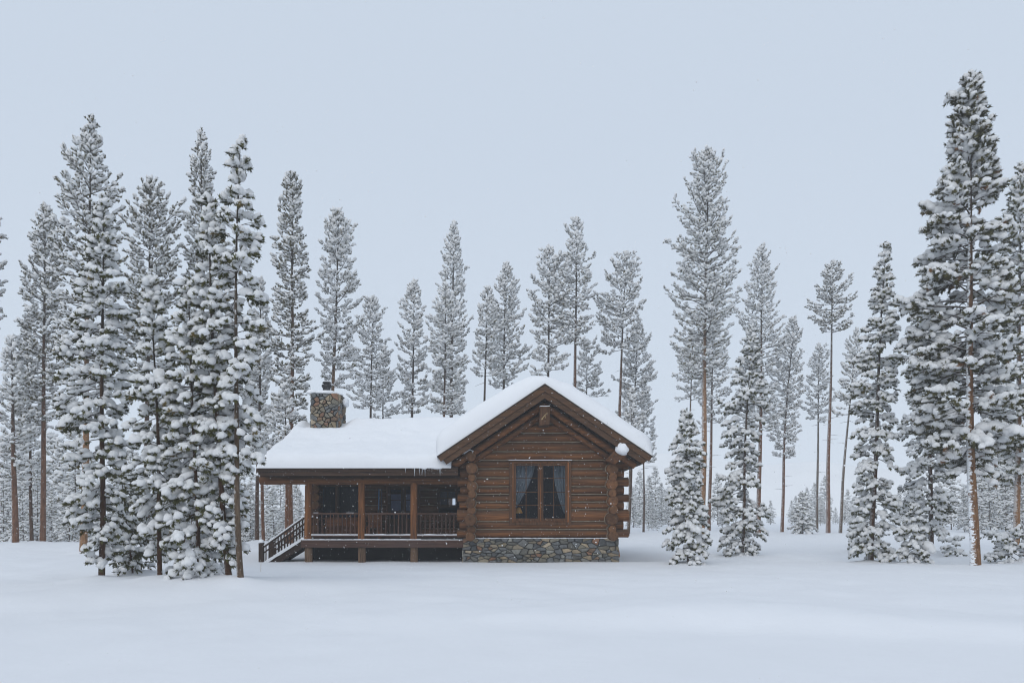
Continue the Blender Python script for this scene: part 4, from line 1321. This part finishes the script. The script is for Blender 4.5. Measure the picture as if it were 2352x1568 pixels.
def tree_meshes(Hh, topdx, topdy, crown_lo, prof, style, seed, r0=None, bark='dark', needle=None, bend=0.0, dens=1.0, snow=1.0, asym=None, dead=None, gaps=0.7, front=None):
    """meshes of trunk, crown and snow in tree space (base at the origin). prof: list of (t from the top of the crown, half width in m)"""
    S = STYLE[style]
    rng = np.random.default_rng(seed); rnd = random.Random(seed)
    r0 = r0 or .0085*Hh
    if needle is None: needle = 'olive' if style in ('far', 'pine', 'small') else 'green'
    if front is None: front = .22 if style == 'heavy' else 0
    if dead is None: dead = 5 if style in ('far', 'pine') else 0
    if asym is None: asym = rnd.uniform(-.18, .18)
    # trunk
    m_ = 22
    ts = np.linspace(0, 1, m_)
    ph1, ph2 = rnd.random()*6, rnd.random()*6
    def axis_at(t):
        w = .004*Hh*math.sin(t*7+ph1)*min(1, t*4)*(1-t)
        w2 = .004*Hh*math.sin(t*6+ph2)*min(1, t*4)*(1-t)
        return np.array([topdx*t + bend*math.sin(t*math.pi) + w, topdy*t + w2, Hh*t])
    pts = np.array([axis_at(t) for t in ts])
    pts_g = np.vstack([[pts[0]-np.array([0, 0, .6])], pts])
    rad = r0*np.maximum(.05, (1-ts)**.8*.95+.02)
    rad = np.r_[r0*1.12, rad]; rad[1] = r0*1.06
    tv, tf = tube_np(pts_g, rad, 12 if style in ('heavy', 'fir', 'pine', 'big') else 9)
    ttone = np.repeat(np.r_[0, ts], 12 if style in ('heavy', 'fir', 'pine', 'big') else 9)
    trunk = np_mesh('trunk', tv, tf, [BARK[bark]], True, None, ttone)
    cH = Hh - crown_lo
    pt = np.array([p[0] for p in prof]); ph = np.array([p[1] for p in prof])
    nwh = int(cH/S['sp']*dens)
    BV, BT, boff = [], [], 0
    tc_, td_, ts_ = [], [], []
    sc_, sd_, ss_ = [], [], []
    az = rnd.random()*6
    for w in range(nwh):
        for b_ in range(S['per']):
            t = (w + rnd.uniform(-.45, .55))/nwh
            t = min(1, max(.0, t))
            zc = Hh - t*cH - .02*cH*(1-t)
            az += 2.39996 + rnd.uniform(-.5, .5)
            if t > .3 and math.sin(az) < -.35 and rnd.random() < front: continue
            hw = float(np.interp(t, pt, ph))
            hw = max(.3*hw, hw-(.35 if S['hv'] else .1)*S['tl'])
            nz = mnoise.noise((math.cos(az)*1.1+seed*3.7, math.sin(az)*1.1, t*cH*.55))
            L = hw*(.80+.3*rnd.random())*(1+gaps*nz)*(1+asym*math.cos(az))
            if rnd.random() < .03: L *= 1.3
            if L < .05: L = .05
            a0, a1, a2 = S['up']
            el = a0+(a1-a0)*min(1, t/.35) if t < .35 else a1+(a2-a1)*(t-.35)/.65
            el = math.radians(el+(rnd.uniform(-24, 20) if S['hv'] else rnd.uniform(-14, 14)))
            hd = np.array([math.cos(az), math.sin(az), 0])
            ax0 = axis_at(zc/Hh)
            k = 5
            sarr = np.linspace(0, 1, k)
            dr = S['droop']*(.6+.8*rnd.random())*min(1, .35+t*1.6)
            tip_up = S['tip']
            zz = math.sin(el)*L*sarr - dr*L*sarr**2 + tip_up*L*sarr**4
            rr = math.cos(el)*L*sarr
            wob = rnd.uniform(-.18, .18)
            sd2 = np.array([-hd[1], hd[0], 0])
            P = ax0[None, :] + rr[:, None]*hd[None, :] + zz[:, None]*np.array([0, 0, 1])[None, :] + (wob*L*sarr**2)[:, None]*sd2[None, :]
            rb = max(.007, .016*L+.004)
            v_, f_ = tube_np(P, rb*(1-.75*sarr), 4 if S['lod'] else 3)
            BV.append(v_); BT.append(f_+boff); boff += len(v_)
            def at(s):
                i = min(k-2, int(s*(k-1))); q = s*(k-1)-i
                return P[i]*(1-q)+P[i+1]*q, P[i+1]-P[i]
            # twigs
            nt_ = max(1, int(L/S['tw']*(.8+.4*rnd.random())))
            for q in range(nt_+1):
                s = 1.0 if q == nt_ else (.16 + .84*((q+rnd.random())/nt_)**.8)
                s = min(1, s)
                c, d = at(s)
                dl = np.linalg.norm(d); d = d/dl if dl > 0 else hd
                tlen = S['tl']*rnd.uniform(.7, 1.2)
                if q < nt_:
                    sg = 1 if q % 2 else -1
                    spread = rnd.uniform(.5, 1.2)*sg
                    dd = d*np.array([1, 1, .6]) + sd2*spread + np.array([0, 0, rnd.uniform(-.25, .75) if not S['hv'] else rnd.uniform(-.6, .35)])
                    dd /= np.linalg.norm(dd)
                    out = max(0.02, .36*L*(1.2-s)*rnd.random())
                    c2 = c + dd*out
                    if out > .12:
                        v_, f_ = tube_np(np.array([c, c+dd*out*.5, c2+dd*tlen*.3]), np.array([.008, .007, .004]), 3)
                        BV.append(v_); BT.append(f_+boff); boff += len(v_)
                else:
                    dd = d + np.array([0, 0, .25 if style in ('far', 'pine') else 0]); c2 = c - dd*tlen*.3
                tc_.append(c2); td_.append(dd); ts_.append((tlen, S['tr']*rnd.uniform(.75, 1.2)))
                if rnd.random() < S['cap']*snow:
                    sc_.append(c2+dd*tlen*.55+np.array([0, 0, S['tr']*rnd.uniform(.4, .75)])); sd_.append(dd*np.array([1, 1, .85]))
                    f_w = rnd.uniform(.55, 1.35) if S['hv'] else rnd.uniform(.65, 1.2)
                    if S['hv']: ss_.append((tlen*.50*rnd.uniform(.8, 1.2), S['tr']*1.06*f_w, S['tr']*1.12*f_w))
                    else: ss_.append((tlen*.66*rnd.uniform(.8, 1.2), S['tr']*1.25*f_w, S['tr']*1.15*f_w))
            # pads lying along the bough
            load = 1.22 if (S['hv'] and t > .25 and rnd.random() < .12) else 1.0
            if (load > 1 or rnd.random() < S['padp']*snow) and L > .12:
                hvy = S['hv']
                npad = max(1, int(L/(.15 if hvy else .33)))
                for q in range(npad):
                    if rnd.random() < .22: continue
                    s = min(1.0, .3+.75*(q+rnd.random())/npad)
                    c, d = at(s)
                    base = (.058+.062*rnd.random()**1.6+.028*min(1.4, L)) if hvy else .07*rnd.uniform(.7, 1.4)
                    base *= S['pad']*(.8+.4*rnd.random())
                    if hvy and t > .2 and rnd.random() < .07: base *= 1.25
                    c = c + np.array([0, 0, base*.55]) + sd2*rnd.uniform(-.10, .10)*L*.8
                    sc_.append(c); sd_.append(d/np.linalg.norm(d)*np.array([1, 1, .9])+sd2*rnd.uniform(-.6, .6)+np.array([0, 0, rnd.uniform(-.45, .25)]))
                    ss_.append((base*rnd.uniform(1.0, 1.85)*load, base*rnd.uniform(.85, 1.15)*load, base*rnd.uniform(.95, 1.3)*load))
    # dead snags below the crown
    for _ in range(dead):
        z0 = crown_lo*rnd.uniform(.45, 1.0); a_ = rnd.random()*6.28
        L = rnd.uniform(.4, 1.1); hd = np.array([math.cos(a_), math.sin(a_), rnd.uniform(-.35, .2)])
        c = axis_at(z0/Hh)
        P = np.array([c, c+hd*L*.5+[0, 0, .03], c+hd*L])
        v_, f_ = tube_np(P, np.array([.018, .012, .004]), 3)
        BV.append(v_); BT.append(f_+boff); boff += len(v_)
        if rnd.random() < .6:
            sc_.append(c+hd*L*.45+[0, 0, .03]); sd_.append(hd); ss_.append((L*.35, .025, .025))
    # leader
    tc_.append(axis_at(.985)); td_.append(np.array([0, 0, 1.])+.1); ts_.append((S['tl'], S['tr']*.8))
    tmpl, fc = TUFT[S['lod']]
    TS = np.array(ts_)
    nv_, nf_ = scatter(tmpl, fc, np.array(tc_), np.array(td_), np.stack([TS[:, 0], TS[:, 1], TS[:, 1]], 1), rng)
    bv, bt = np.concatenate(BV), np.concatenate(BT)
    V = np.concatenate([bv, nv_]); Fc = np.concatenate([bt, nf_+len(bv)])
    mi = np.r_[np.zeros(len(bt), int), np.ones(len(nf_), int)]
    tone_t = np.clip(rng.normal(.5, .25, len(tc_)), 0, 1)
    tone = np.r_[np.full(len(bv), .5), np.repeat(tone_t, tmpl.shape[1])]
    crown = np_mesh('crown', V, Fc, [M['twig'], NEEDLE[needle]], True, mi, tone)
    bt_, bf_ = BLOBS[S['blod']]
    if len(sc_):
        C, D, Sx = np.array(sc_), np.array(sd_), np.array(ss_)
        sv, sf = scatter(bt_, bf_, C, D, Sx, rng)
        snow_me = np_mesh('snow_cover', sv, sf, [M['tree_snow']], True)
    else: snow_me = None
    return trunk, crown, snow_me

def ground_hit(u, v):
    y = 9.0
    while y < 300:
        if H(PX(u, y), y) >= PZ(v, y): return y
        y += .1
    return 300.0

NTREE = [0]; BASES = []
def tree(name, label, group, style, base, top, vlow, prof, cat='tree', **kw):
    """base (u, v, distance or None), top (u, v), vlow: lowest foliage, prof: (fraction down the crown, half width in picture px)"""
    u, v, Y = base
    if Y is None: Y = ground_hit(u, v)
    x = PX(u, Y); z = H(x, Y)
    Hh = PZ(top[1], Y)-z
    px = Y/F
    lo = max(0.12, PZ(vlow, Y)-z)
    NTREE[0] += 1; BASES.append((x, Y))
    seed = kw.pop('seed', NTREE[0]*17+3)
    bendpx = kw.pop('bend', 0)
    tr_, cr_, sn_ = tree_meshes(Hh, PX(top[0], Y)-x, 0.0, lo, [(t, w*px) for t, w in prof], style, seed, bend=bendpx*px, **kw)
    e = empty(name, (x, Y, z)); tag(e, label, cat, group)
    link('trunk', tr_, e); link('crown', cr_, e)
    if sn_: tag(link('snow_cover', sn_, e), kind='stuff')
    return e

G1, G2, G3 = 'tall pines left of the cabin', 'pines behind the cabin', 'tall pines right of the cabin'
G4, G5 = 'heavily snow laden trees in the left cluster', 'heavily snow laden trees at right'
slim = [(0, 3), (.12, 22), (.35, 36), (.7, 42), (1, 34)]
# ---- left side
tree('pine_tree', 'pine cut off by the left picture edge, only branch tips showing', G1, 'pine', (-48, 1252, 41), (-52, 330), 760, [(0,3),(.1,18),(.3,34),(.6,46),(1,40)])
tree('pine_tree', 'slim dark pine with long bare red trunk nearest the left edge', G1, 'pine', (98, 1248, 41), (104, 470), 985, [(0,4),(.08,22),(.2,42),(.5,46),(.8,54),(1,46)], bark='red', dens=1.1, snow=.85)
tree('pine_tree', 'small thick trunked pine rooted at the far left edge', G1, 'far', (36, 1255, 40), (26, 775), 1110, [(0,4),(.2,24),(.5,38),(1,34)], bark='red', r0=.17)
tree('pine_tree', 'thin trunked pine between the two red trunks at far left', G1, 'far', (73, 1250, 43), (62, 725), 1140, [(0,4),(.2,26),(.5,40),(1,36)], bark='dark')
tree('pine_tree', 'tallest pine of the left forest with a broad open pointed top', G1, 'pine', (191, 1240, 33), (210, 268), 900, [(0,4),(.06,18),(.14,44),(.22,62),(.3,72),(.45,60),(.7,66),(1,50)], bark='orange', dens=.95, snow=.85)
tree('pine_tree', 'dark round topped pine half hidden behind the left cluster', G1, 'pine', (336, 1248, 38), (345, 412), 900, [(0,6),(.08,30),(.2,52),(.5,62),(1,55)], dens=1.15, snow=.7)
tree('pine_tree', 'narrow tall pine rising behind the middle of the left cluster', G1, 'pine', (466, 1245, 40), (462, 297), 950, [(0,4),(.06,18),(.15,34),(.35,40),(.6,48),(1,50)], snow=.8)
tree('pine_tree', 'leafy pine hidden low behind the right side of the left cluster', G1, 'far', (590, 1243, 42), (600, 640), 1080, [(0,4),(.2,24),(.5,36),(1,38)], bark='dark')
tree('pine_tree', 'thin red trunked pine just left of the porch stair', G1, 'far', (605, 1240, 45), (588, 720), 1060, [(0,4),(.3,24),(1,30)], bark='red')
tree('pine_tree', 'dark green narrow pine left of the stone chimney', G1, 'pine', (667, 1232, 40), (672, 402), 985, [(0,10),(.05,30),(.12,32),(.25,34),(.4,44),(.6,48),(.8,44),(1,26)], bark='red', dens=1.15, snow=.62)
tree('pine_tree', 'short stout red trunk pine seen through the open porch end', G1, 'far', (659, 1236, 38), (655, 890), 1075, [(0,6),(.4,30),(1,28)], bark='red', r0=.1)
tree('pine_tree', 'pine directly behind the chimney with crown bending right', G1, 'far', (755, 1228, 44), (778, 482), 900, [(0,4),(.08,28),(.2,50),(.4,46),(.6,44),(.8,50),(1,36)], bark='orange', asym=.2, seed=71)
# near heavy cluster
tree('pine_tree', 'snow laden tree at the left front of the left cluster, brown trunk', G4, 'heavy', (233, 1335, None), (238, 462), 1300, [(0,4),(.08,34),(.2,62),(.4,76),(.6,70),(.78,62),(.92,46),(1,28)], bark='dark', dens=1.0)
tree('pine_tree', 'slim snow laden tree second from left in the front cluster', G4, 'heavy', (367, 1332, None), (344, 640), 1290, [(0,4),(.1,28),(.3,50),(.55,64),(.8,60),(1,26)], bark='dark', bend=6)
tree('pine_tree', 'broad snow laden tree at the centre of the front cluster', G4, 'heavy', (457, 1331, None), (432, 648), 1318, [(0,4),(.1,30),(.3,66),(.55,80),(.8,74),(1,55)], bark='dark')
tree('pine_tree', 'tall leaning snow laden tree just left of the grey trunk', G4, 'heavy', (526, 1332, None), (480, 455), 1290, [(0,4),(.08,30),(.25,56),(.5,60),(.8,52),(1,40)], bark='dark', bend=-10, dens=.9)
tree('pine_tree', 'tall open pine with bare grey lower trunk beside the porch', G4, 'heavy', (553, 1341, None), (552, 322), 1080, [(0,5),(.06,28),(.15,42),(.3,58),(.55,62),(.8,56),(1,40)], bark='grey', bend=-13, asym=.18, dens=.72, r0=.068)
tree('young_pine', 'short snow laden tree low in the middle of the front cluster', G4, 'heavy', (423, 1322, 20.2), (420, 950), 1305, [(0,5),(.2,36),(.6,58),(1,44)], bark='dark')
tree('young_pine', 'dark thin leaning sapling in the hollow of the left cluster', G4, 'fir', (306, 1318, 21.2), (272, 1040), 1300, [(0,5),(.3,26),(.7,42),(1,36)], bark='dark', snow=.5)
tree('young_pine', 'dark low sapling under the second tree of the left cluster', G4, 'fir', (325, 1312, 21.8), (318, 1120), 1300, [(0,5),(.4,30),(1,38)], bark='dark', snow=.45)
tree('young_pine', 'small snow caked sapling at the foot of the grey trunk', G4, 'heavy', (497, 1330, 19.0), (492, 1165), 1326, [(0,10),(.3,34),(.7,40),(1,42)], bark='dark')
# ---- behind the cabin
tree('pine_tree', 'short round topped pine right of the chimney', G2, 'far', (848, 1225, 50), (856, 685), 945, [(0,4),(.15,26),(.4,44),(.7,46),(1,44)])
tree('young_pine', 'bushy lower pine tucked behind the pine right of the chimney', G2, 'far', (878, 1225, 54), (880, 800), 970, [(0,4),(.3,22),(1,34)])
tree('pine_tree', 'slender pine standing alone left of the double crowned pine', G2, 'far', (944, 1224, 52), (951, 645), 960, [(0,4),(.12,22),(.35,33),(.7,38),(1,30)])
tree('pine_tree', 'tall narrow spired pine behind the porch roof ridge', G2, 'far', (1032, 1222, 56), (1043, 508), 960, [(0,4),(.08,18),(.25,34),(.5,42),(.8,40),(1,36)])
tree('pine_tree', 'lower thick pine in front of the narrow spired pine', G2, 'far', (1018, 1223, 50), (1024, 655), 955, [(0,5),(.2,26),(.5,38),(1,40)], bark='red')
tree('pine_tree', 'pine with bare lower trunk just left of the gable roof slope', G2, 'far', (1106, 1222, 52), (1120, 662), 870, [(0,4),(.2,24),(.6,36),(1,36)], dead=6)
tree('pine_tree', 'dense pine with sharp tip over the left gable slope', G2, 'far', (1150, 1222, 54), (1162, 606), 900, [(0,4),(.1,18),(.25,34),(.6,46),(1,42)], dens=1.1)
tree('pine_tree', 'open crowned pine above the left half of the gable peak', G2, 'far', (1254, 1220, 50), (1262, 574), 870, [(0,6),(.12,32),(.3,48),(.6,48),(1,42)], dens=.9)
tree('pine_tree', 'tallest pine over the gable peak with bare red lower trunk', G2, 'far', (1319, 1220, 50), (1325, 503), 800, [(0,4),(.1,20),(.3,36),(.5,44),(.75,44),(1,38)], bark='red', dead=10)
tree('young_pine', 'bushy young pine behind the right gable slope', G2, 'far', (1347, 1220, 56), (1348, 785), 920, [(0,4),(.2,20),(.5,34),(1,38)])
tree('pine_tree', 'wide topped pine with curved trunk over right gable slope', G2, 'far', (1414, 1219, 52), (1440, 585), 815, [(0,5),(.15,34),(.4,48),(.65,56),(1,40)], bark='red', dead=10, bend=-4)
tree('pine_tree', 'dense foliage pine just left of the right roof corner', G2, 'far', (1443, 1219, 55), (1466, 735), 985, [(0,4),(.15,22),(.4,38),(1,42)], dens=1.1)
tree('pine_tree', 'thin trunk pine hugging the right wall of the cabin', G2, 'far', (1443, 1216, 50), (1452, 900), 1080, [(0,4),(.4,20),(1,22)], bark='grey', dead=4)
tree('pine_tree', 'thin bare trunk pine right below the right roof corner', G2, 'far', (1478, 1213, 58), (1480, 880), 1070, [(0,4),(.4,22),(1,24)], bark='dark', dead=6)
# ---- right side
tree('pine_tree', 'tallest pine right of the cabin with long airy crown', G3, 'far', (1611, 1236, 50), (1628, 340), 880, [(0,4),(.05,24),(.14,48),(.3,60),(.5,70),(.7,76),(.85,66),(1,62)], bark='orange', dead=10, dens=1.15, snow=.85)
tree('pine_tree', 'darker trunk pine close beside the tallest right pine', G3, 'far', (1628, 1207, 62), (1640, 690), 990, [(0,4),(.3,36),(.7,44),(1,30)], bark='red', dens=.7)
tree('pine_tree', 'slim orange trunk pine behind the left side of tallest right pine', G3, 'far', (1580, 1206, 62), (1590, 760), 930, [(0,4),(.4,30),(1,34)], bark='orange', dens=.7)
tree('young_pine', 'snow smothered young fir nearest the cabin at right', G5, 'fir', (1580, 1295, None), (1577, 945), 1288, [(0,4),(.1,20),(.3,34),(.6,42),(.85,42),(1,38)], bark='dark')
tree('pine_tree', 'tall pine behind the second snowy tree right of cabin', G3, 'far', (1742, 1185, 58), (1752, 560), 1000, [(0,4),(.1,22),(.25,40),(.5,46),(.8,48),(1,40)], bark='red')
tree('pine_tree', 'snow laden tree second right of the cabin with bushy foot', G5, 'heavy', (1706, 1275, None), (1728, 748), 1262, [(0,4),(.1,22),(.3,44),(.5,52),(.62,34),(.8,54),(1,58)], bark='dark', bend=-4)
tree('pine_tree', 'medium pine with slanting red trunk in the right gap', G3, 'far', (1796, 1215, 60), (1825, 730), 1060, [(0,4),(.15,24),(.4,40),(.8,38),(1,24)], bark='red', bend=-6)
tree('pine_tree', 'very thin pine standing left of the bare trunk pine', G3, 'far', (1876, 1203, 64), (1881, 795), 975, [(0,4),(.3,28),(.8,32),(1,22)], bark='grey', dead=5)
tree('pine_tree', 'bare trunked pine with a compact dark cone crown', G3, 'pine', (1902, 1217, 58), (1912, 605), 770, [(0,4),(.15,22),(.45,42),(.75,50),(1,50)], bark='red', dead=14, snow=.8)
tree('pine_tree', 'grey leaning trunk pine left of the snow covered spire tree', G3, 'far', (1930, 1203, 58), (1968, 760), 960, [(0,4),(.4,26),(1,26)], bark='grey', dead=6, bend=-3)
tree('pine_tree', 'snow covered spire shaped tree in the middle of right side', G5, 'heavy', (2000, 1292, None), (2035, 556), 1280, [(0,4),(.08,18),(.2,32),(.45,50),(.65,48),(.85,46),(1,50)], bark='dark', bend=-3)
tree('young_pine', 'small drooping fir between the spire tree and dark tree', G5, 'fir', (2102, 1294, None), (2098, 1165), 1290, [(0,5),(.4,28),(1,40)], bark='dark')
tree('pine_tree', 'snow laden tree left of the huge right pine', G5, 'heavy', (2139, 1273, None), (2128, 590), 1225, [(0,4),(.1,22),(.3,44),(.6,62),(.85,64),(1,38)], bark='dark')
tree('pine_tree', 'huge dark green pine at right with snow plastered orange trunk', G3, 'big', (2241, 1302, None), (2230, 166), 1090, [(0,10),(.05,36),(.12,50),(.25,62),(.38,92),(.55,120),(.72,125),(.88,105),(1,44)], bark='plaster', needle='rust', bend=-8, dens=1.5, r0=.145, gaps=.55, front=.68)
tree('pine_tree', 'dark pine cropped by the right picture edge', G3, 'big', (2334, 1234, 33), (2346, 372), 1120, [(0,5),(.1,36),(.3,56),(.6,70),(1,44)], bark='orange', dens=.85, snow=.8)
tree('young_pine', 'low dark bush bent under snow at the lower right edge', G5, 'fir', (2322, 1294, None), (2332, 1228), 1292, [(0,30),(.5,52),(1,56)], cat='bush', bark='dark', snow=.9)
tree('young_pine', 'tiny snow buried sapling left of the plastered trunk', G5, 'fir', (2198, 1280, None), (2196, 1243), 1280, [(0,14),(1,44)], bark='dark')
tree('young_pine', 'little snow tipped fir in the right gap before the far trees', G5, 'fir', (1843, 1225, None), (1843, 1132), 1220, [(0,4),(.4,22),(1,34)], bark='dark')
tree('young_pine', 'sapling bulging with snow left of the spire tree foot', G5, 'fir', (1968, 1268, None), (1966, 1180), 1262, [(0,6),(1,26)], bark='dark')

# snow banked round the stems
gm = bpy.data.objects['ground'].data
co = np.empty(len(gm.vertices)*3, np.float32); gm.vertices.foreach_get('co', co); co = co.reshape(-1, 3)
rmb = random.Random(4)
for (x, y) in BASES:
    if y > 46: continue
    r_ = rmb.uniform(.35, .7); d2 = (co[:, 0]-x-rmb.uniform(-.15, .15))**2 + ((co[:, 1]-y+.05)*.8)**2
    co[:, 2] += rmb.uniform(.07, .16)*np.exp(-d2/(r_*r_))
gm.vertices.foreach_set('co', co.ravel()); gm.update()

# ---- small far trees: copies of a few kinds
kinds = []
for k in range(5):
    tm = tree_meshes(6.0, .1*(k-2), 0, .5, [(0,.05),(.2,.42),(.5,.75),(.8,1.0),(1,1.05)], 'small', 900+k, snow=.9)
    kinds.append(tm)
def far_tree(k, u, vtop, Y, label, group):
    x = PX(u, Y); z = H(x, Y)
    s = (PZ(vtop, Y)-z)/6.0
    e = empty('fir_tree', (x, Y, z)); tag(e, label, 'tree', group)
    e.scale = (s*rf.uniform(.8, 1.15), s, s); e.rotation_euler = (0, 0, rf.uniform(0, 6.28))
    for nm, me in zip(('trunk', 'crown', 'snow_cover'), kinds[k]): tag(link(nm, me, e), kind='stuff' if nm == 'snow_cover' else None)
rf = random.Random(77)
sets = [
    ('small snowy fir in the dim woods behind the far left trunks', 'far firs at left', [(8,1080,62),(20,1020,70),(55,1090,58),(85,1060,66),(118,1120,60),(140,1010,72),(160,1090,56),(172,960,64),(205,1040,70),(130,1000,80),(48,980,82)]),
    ('small snowy fir behind the left cluster of trees', 'far firs behind the left cluster', [(260,1080,60),(300,1020,62),(390,1050,64),(440,1100,58),(500,1060,66),(540,1120,60),(565,1040,62)]),
    ('small snowy fir seen past the open end of the porch', 'far firs behind the porch', [(575,1110,60),(612,1090,66),(630,1120,58),(645,1060,72),(680,1110,62),(690,1130,56),(655,1140,50)]),
    ('small snowy fir in the gap right of the cabin wall', 'far firs right of the cabin', [(1455,1120,72),(1468,1085,82),(1490,1095,74),(1505,1075,88),(1520,1110,76),(1535,1130,70),(1545,1060,100),(1500,1150,62)]),
    ('small snowy fir behind the first two snowy trees at right', 'far firs between the right trees', [(1648,1090,84),(1660,1140,70),(1675,1110,92),(1770,1150,84)]),
    ('faint small fir in the hazy right gap', 'faint firs in the right gap', [(1826,1140,84),(1856,1120,95),(1890,1150,84),(1948,1125,98),(1985,1140,92),(2066,1125,88),(2084,1110,94),(1818,1150,90),(1870,1110,92),(1884,1140,80),(1893,1095,100),(1940,1150,86),(1958,1160,78),(1920,1165,88),(2075,1150,96),(2060,1165,84)]),
    ('small snowy fir in the woods behind the huge right pine', 'far firs at the right edge', [(2160,1110,74),(2185,1060,66),(2215,1120,60),(2255,1030,58),(2275,1080,54),(2290,960,66),(2310,1060,56),(2335,1000,60),(2350,1090,52),(2365,980,62),(2265,940,72)]),
]
for lab, grp, items in sets:
    for (u, vt, Y) in items: far_tree(rf.randrange(5), u, vt, Y, lab, grp)

# ------------------------------------------------------------------ falling snow
rng = np.random.default_rng(99)
nfl = 45000
C = np.stack([rng.uniform(-24, 24, nfl), rng.uniform(5, 31, nfl), rng.uniform(0.1, 16, nfl)], 1)
keep = np.ones(nfl, bool)
keep &= ~((C[:, 1] > 26.0) & (C[:, 0] > -9) & (C[:, 0] < 5))
C = C[keep]
ov = np.array([(1,0,0),(-1,0,0),(0,1,0),(0,-1,0),(0,0,1),(0,0,-1)], float)
of = np.array([(0,2,4),(2,1,4),(1,3,4),(3,0,4),(2,0,5),(1,2,5),(3,1,5),(0,3,5)])
rr = rng.uniform(.0035, .0075, len(C))
V = (C[:, None, :] + ov[None]*rr[:, None, None]*rng.uniform(.7, 1.3, (len(C), 6, 1))).reshape(-1, 3)
Fc = (of[None] + (np.arange(len(C))*6)[:, None, None]).reshape(-1, 3)
fs_ = link('falling_snow', np_mesh('falling_snow', V, Fc, [M['tree_snow']]))
tag(fs_, kind='stuff', label='snowflakes falling through the air in front of the cabin', cat='snowflakes')

# ------------------------------------------------------------------ haze
hz = MB(); hz.box(-440, 440, -70, 440, -6, 36)
m = bpy.data.materials.new('haze'); m.use_nodes = True
nt = m.node_tree
for n_ in list(nt.nodes):
    if n_.type != 'OUTPUT_MATERIAL': nt.nodes.remove(n_)
pv = nt.nodes.new('ShaderNodeVolumePrincipled')
pv.inputs['Color'].default_value = (0.93, 0.95, 0.97, 1)
pv.inputs['Density'].default_value = 0.0015
nt.links.new(pv.outputs[0], nt.nodes['Material Output'].inputs['Volume'])
tag(hz.build('haze', m), kind='stuff')
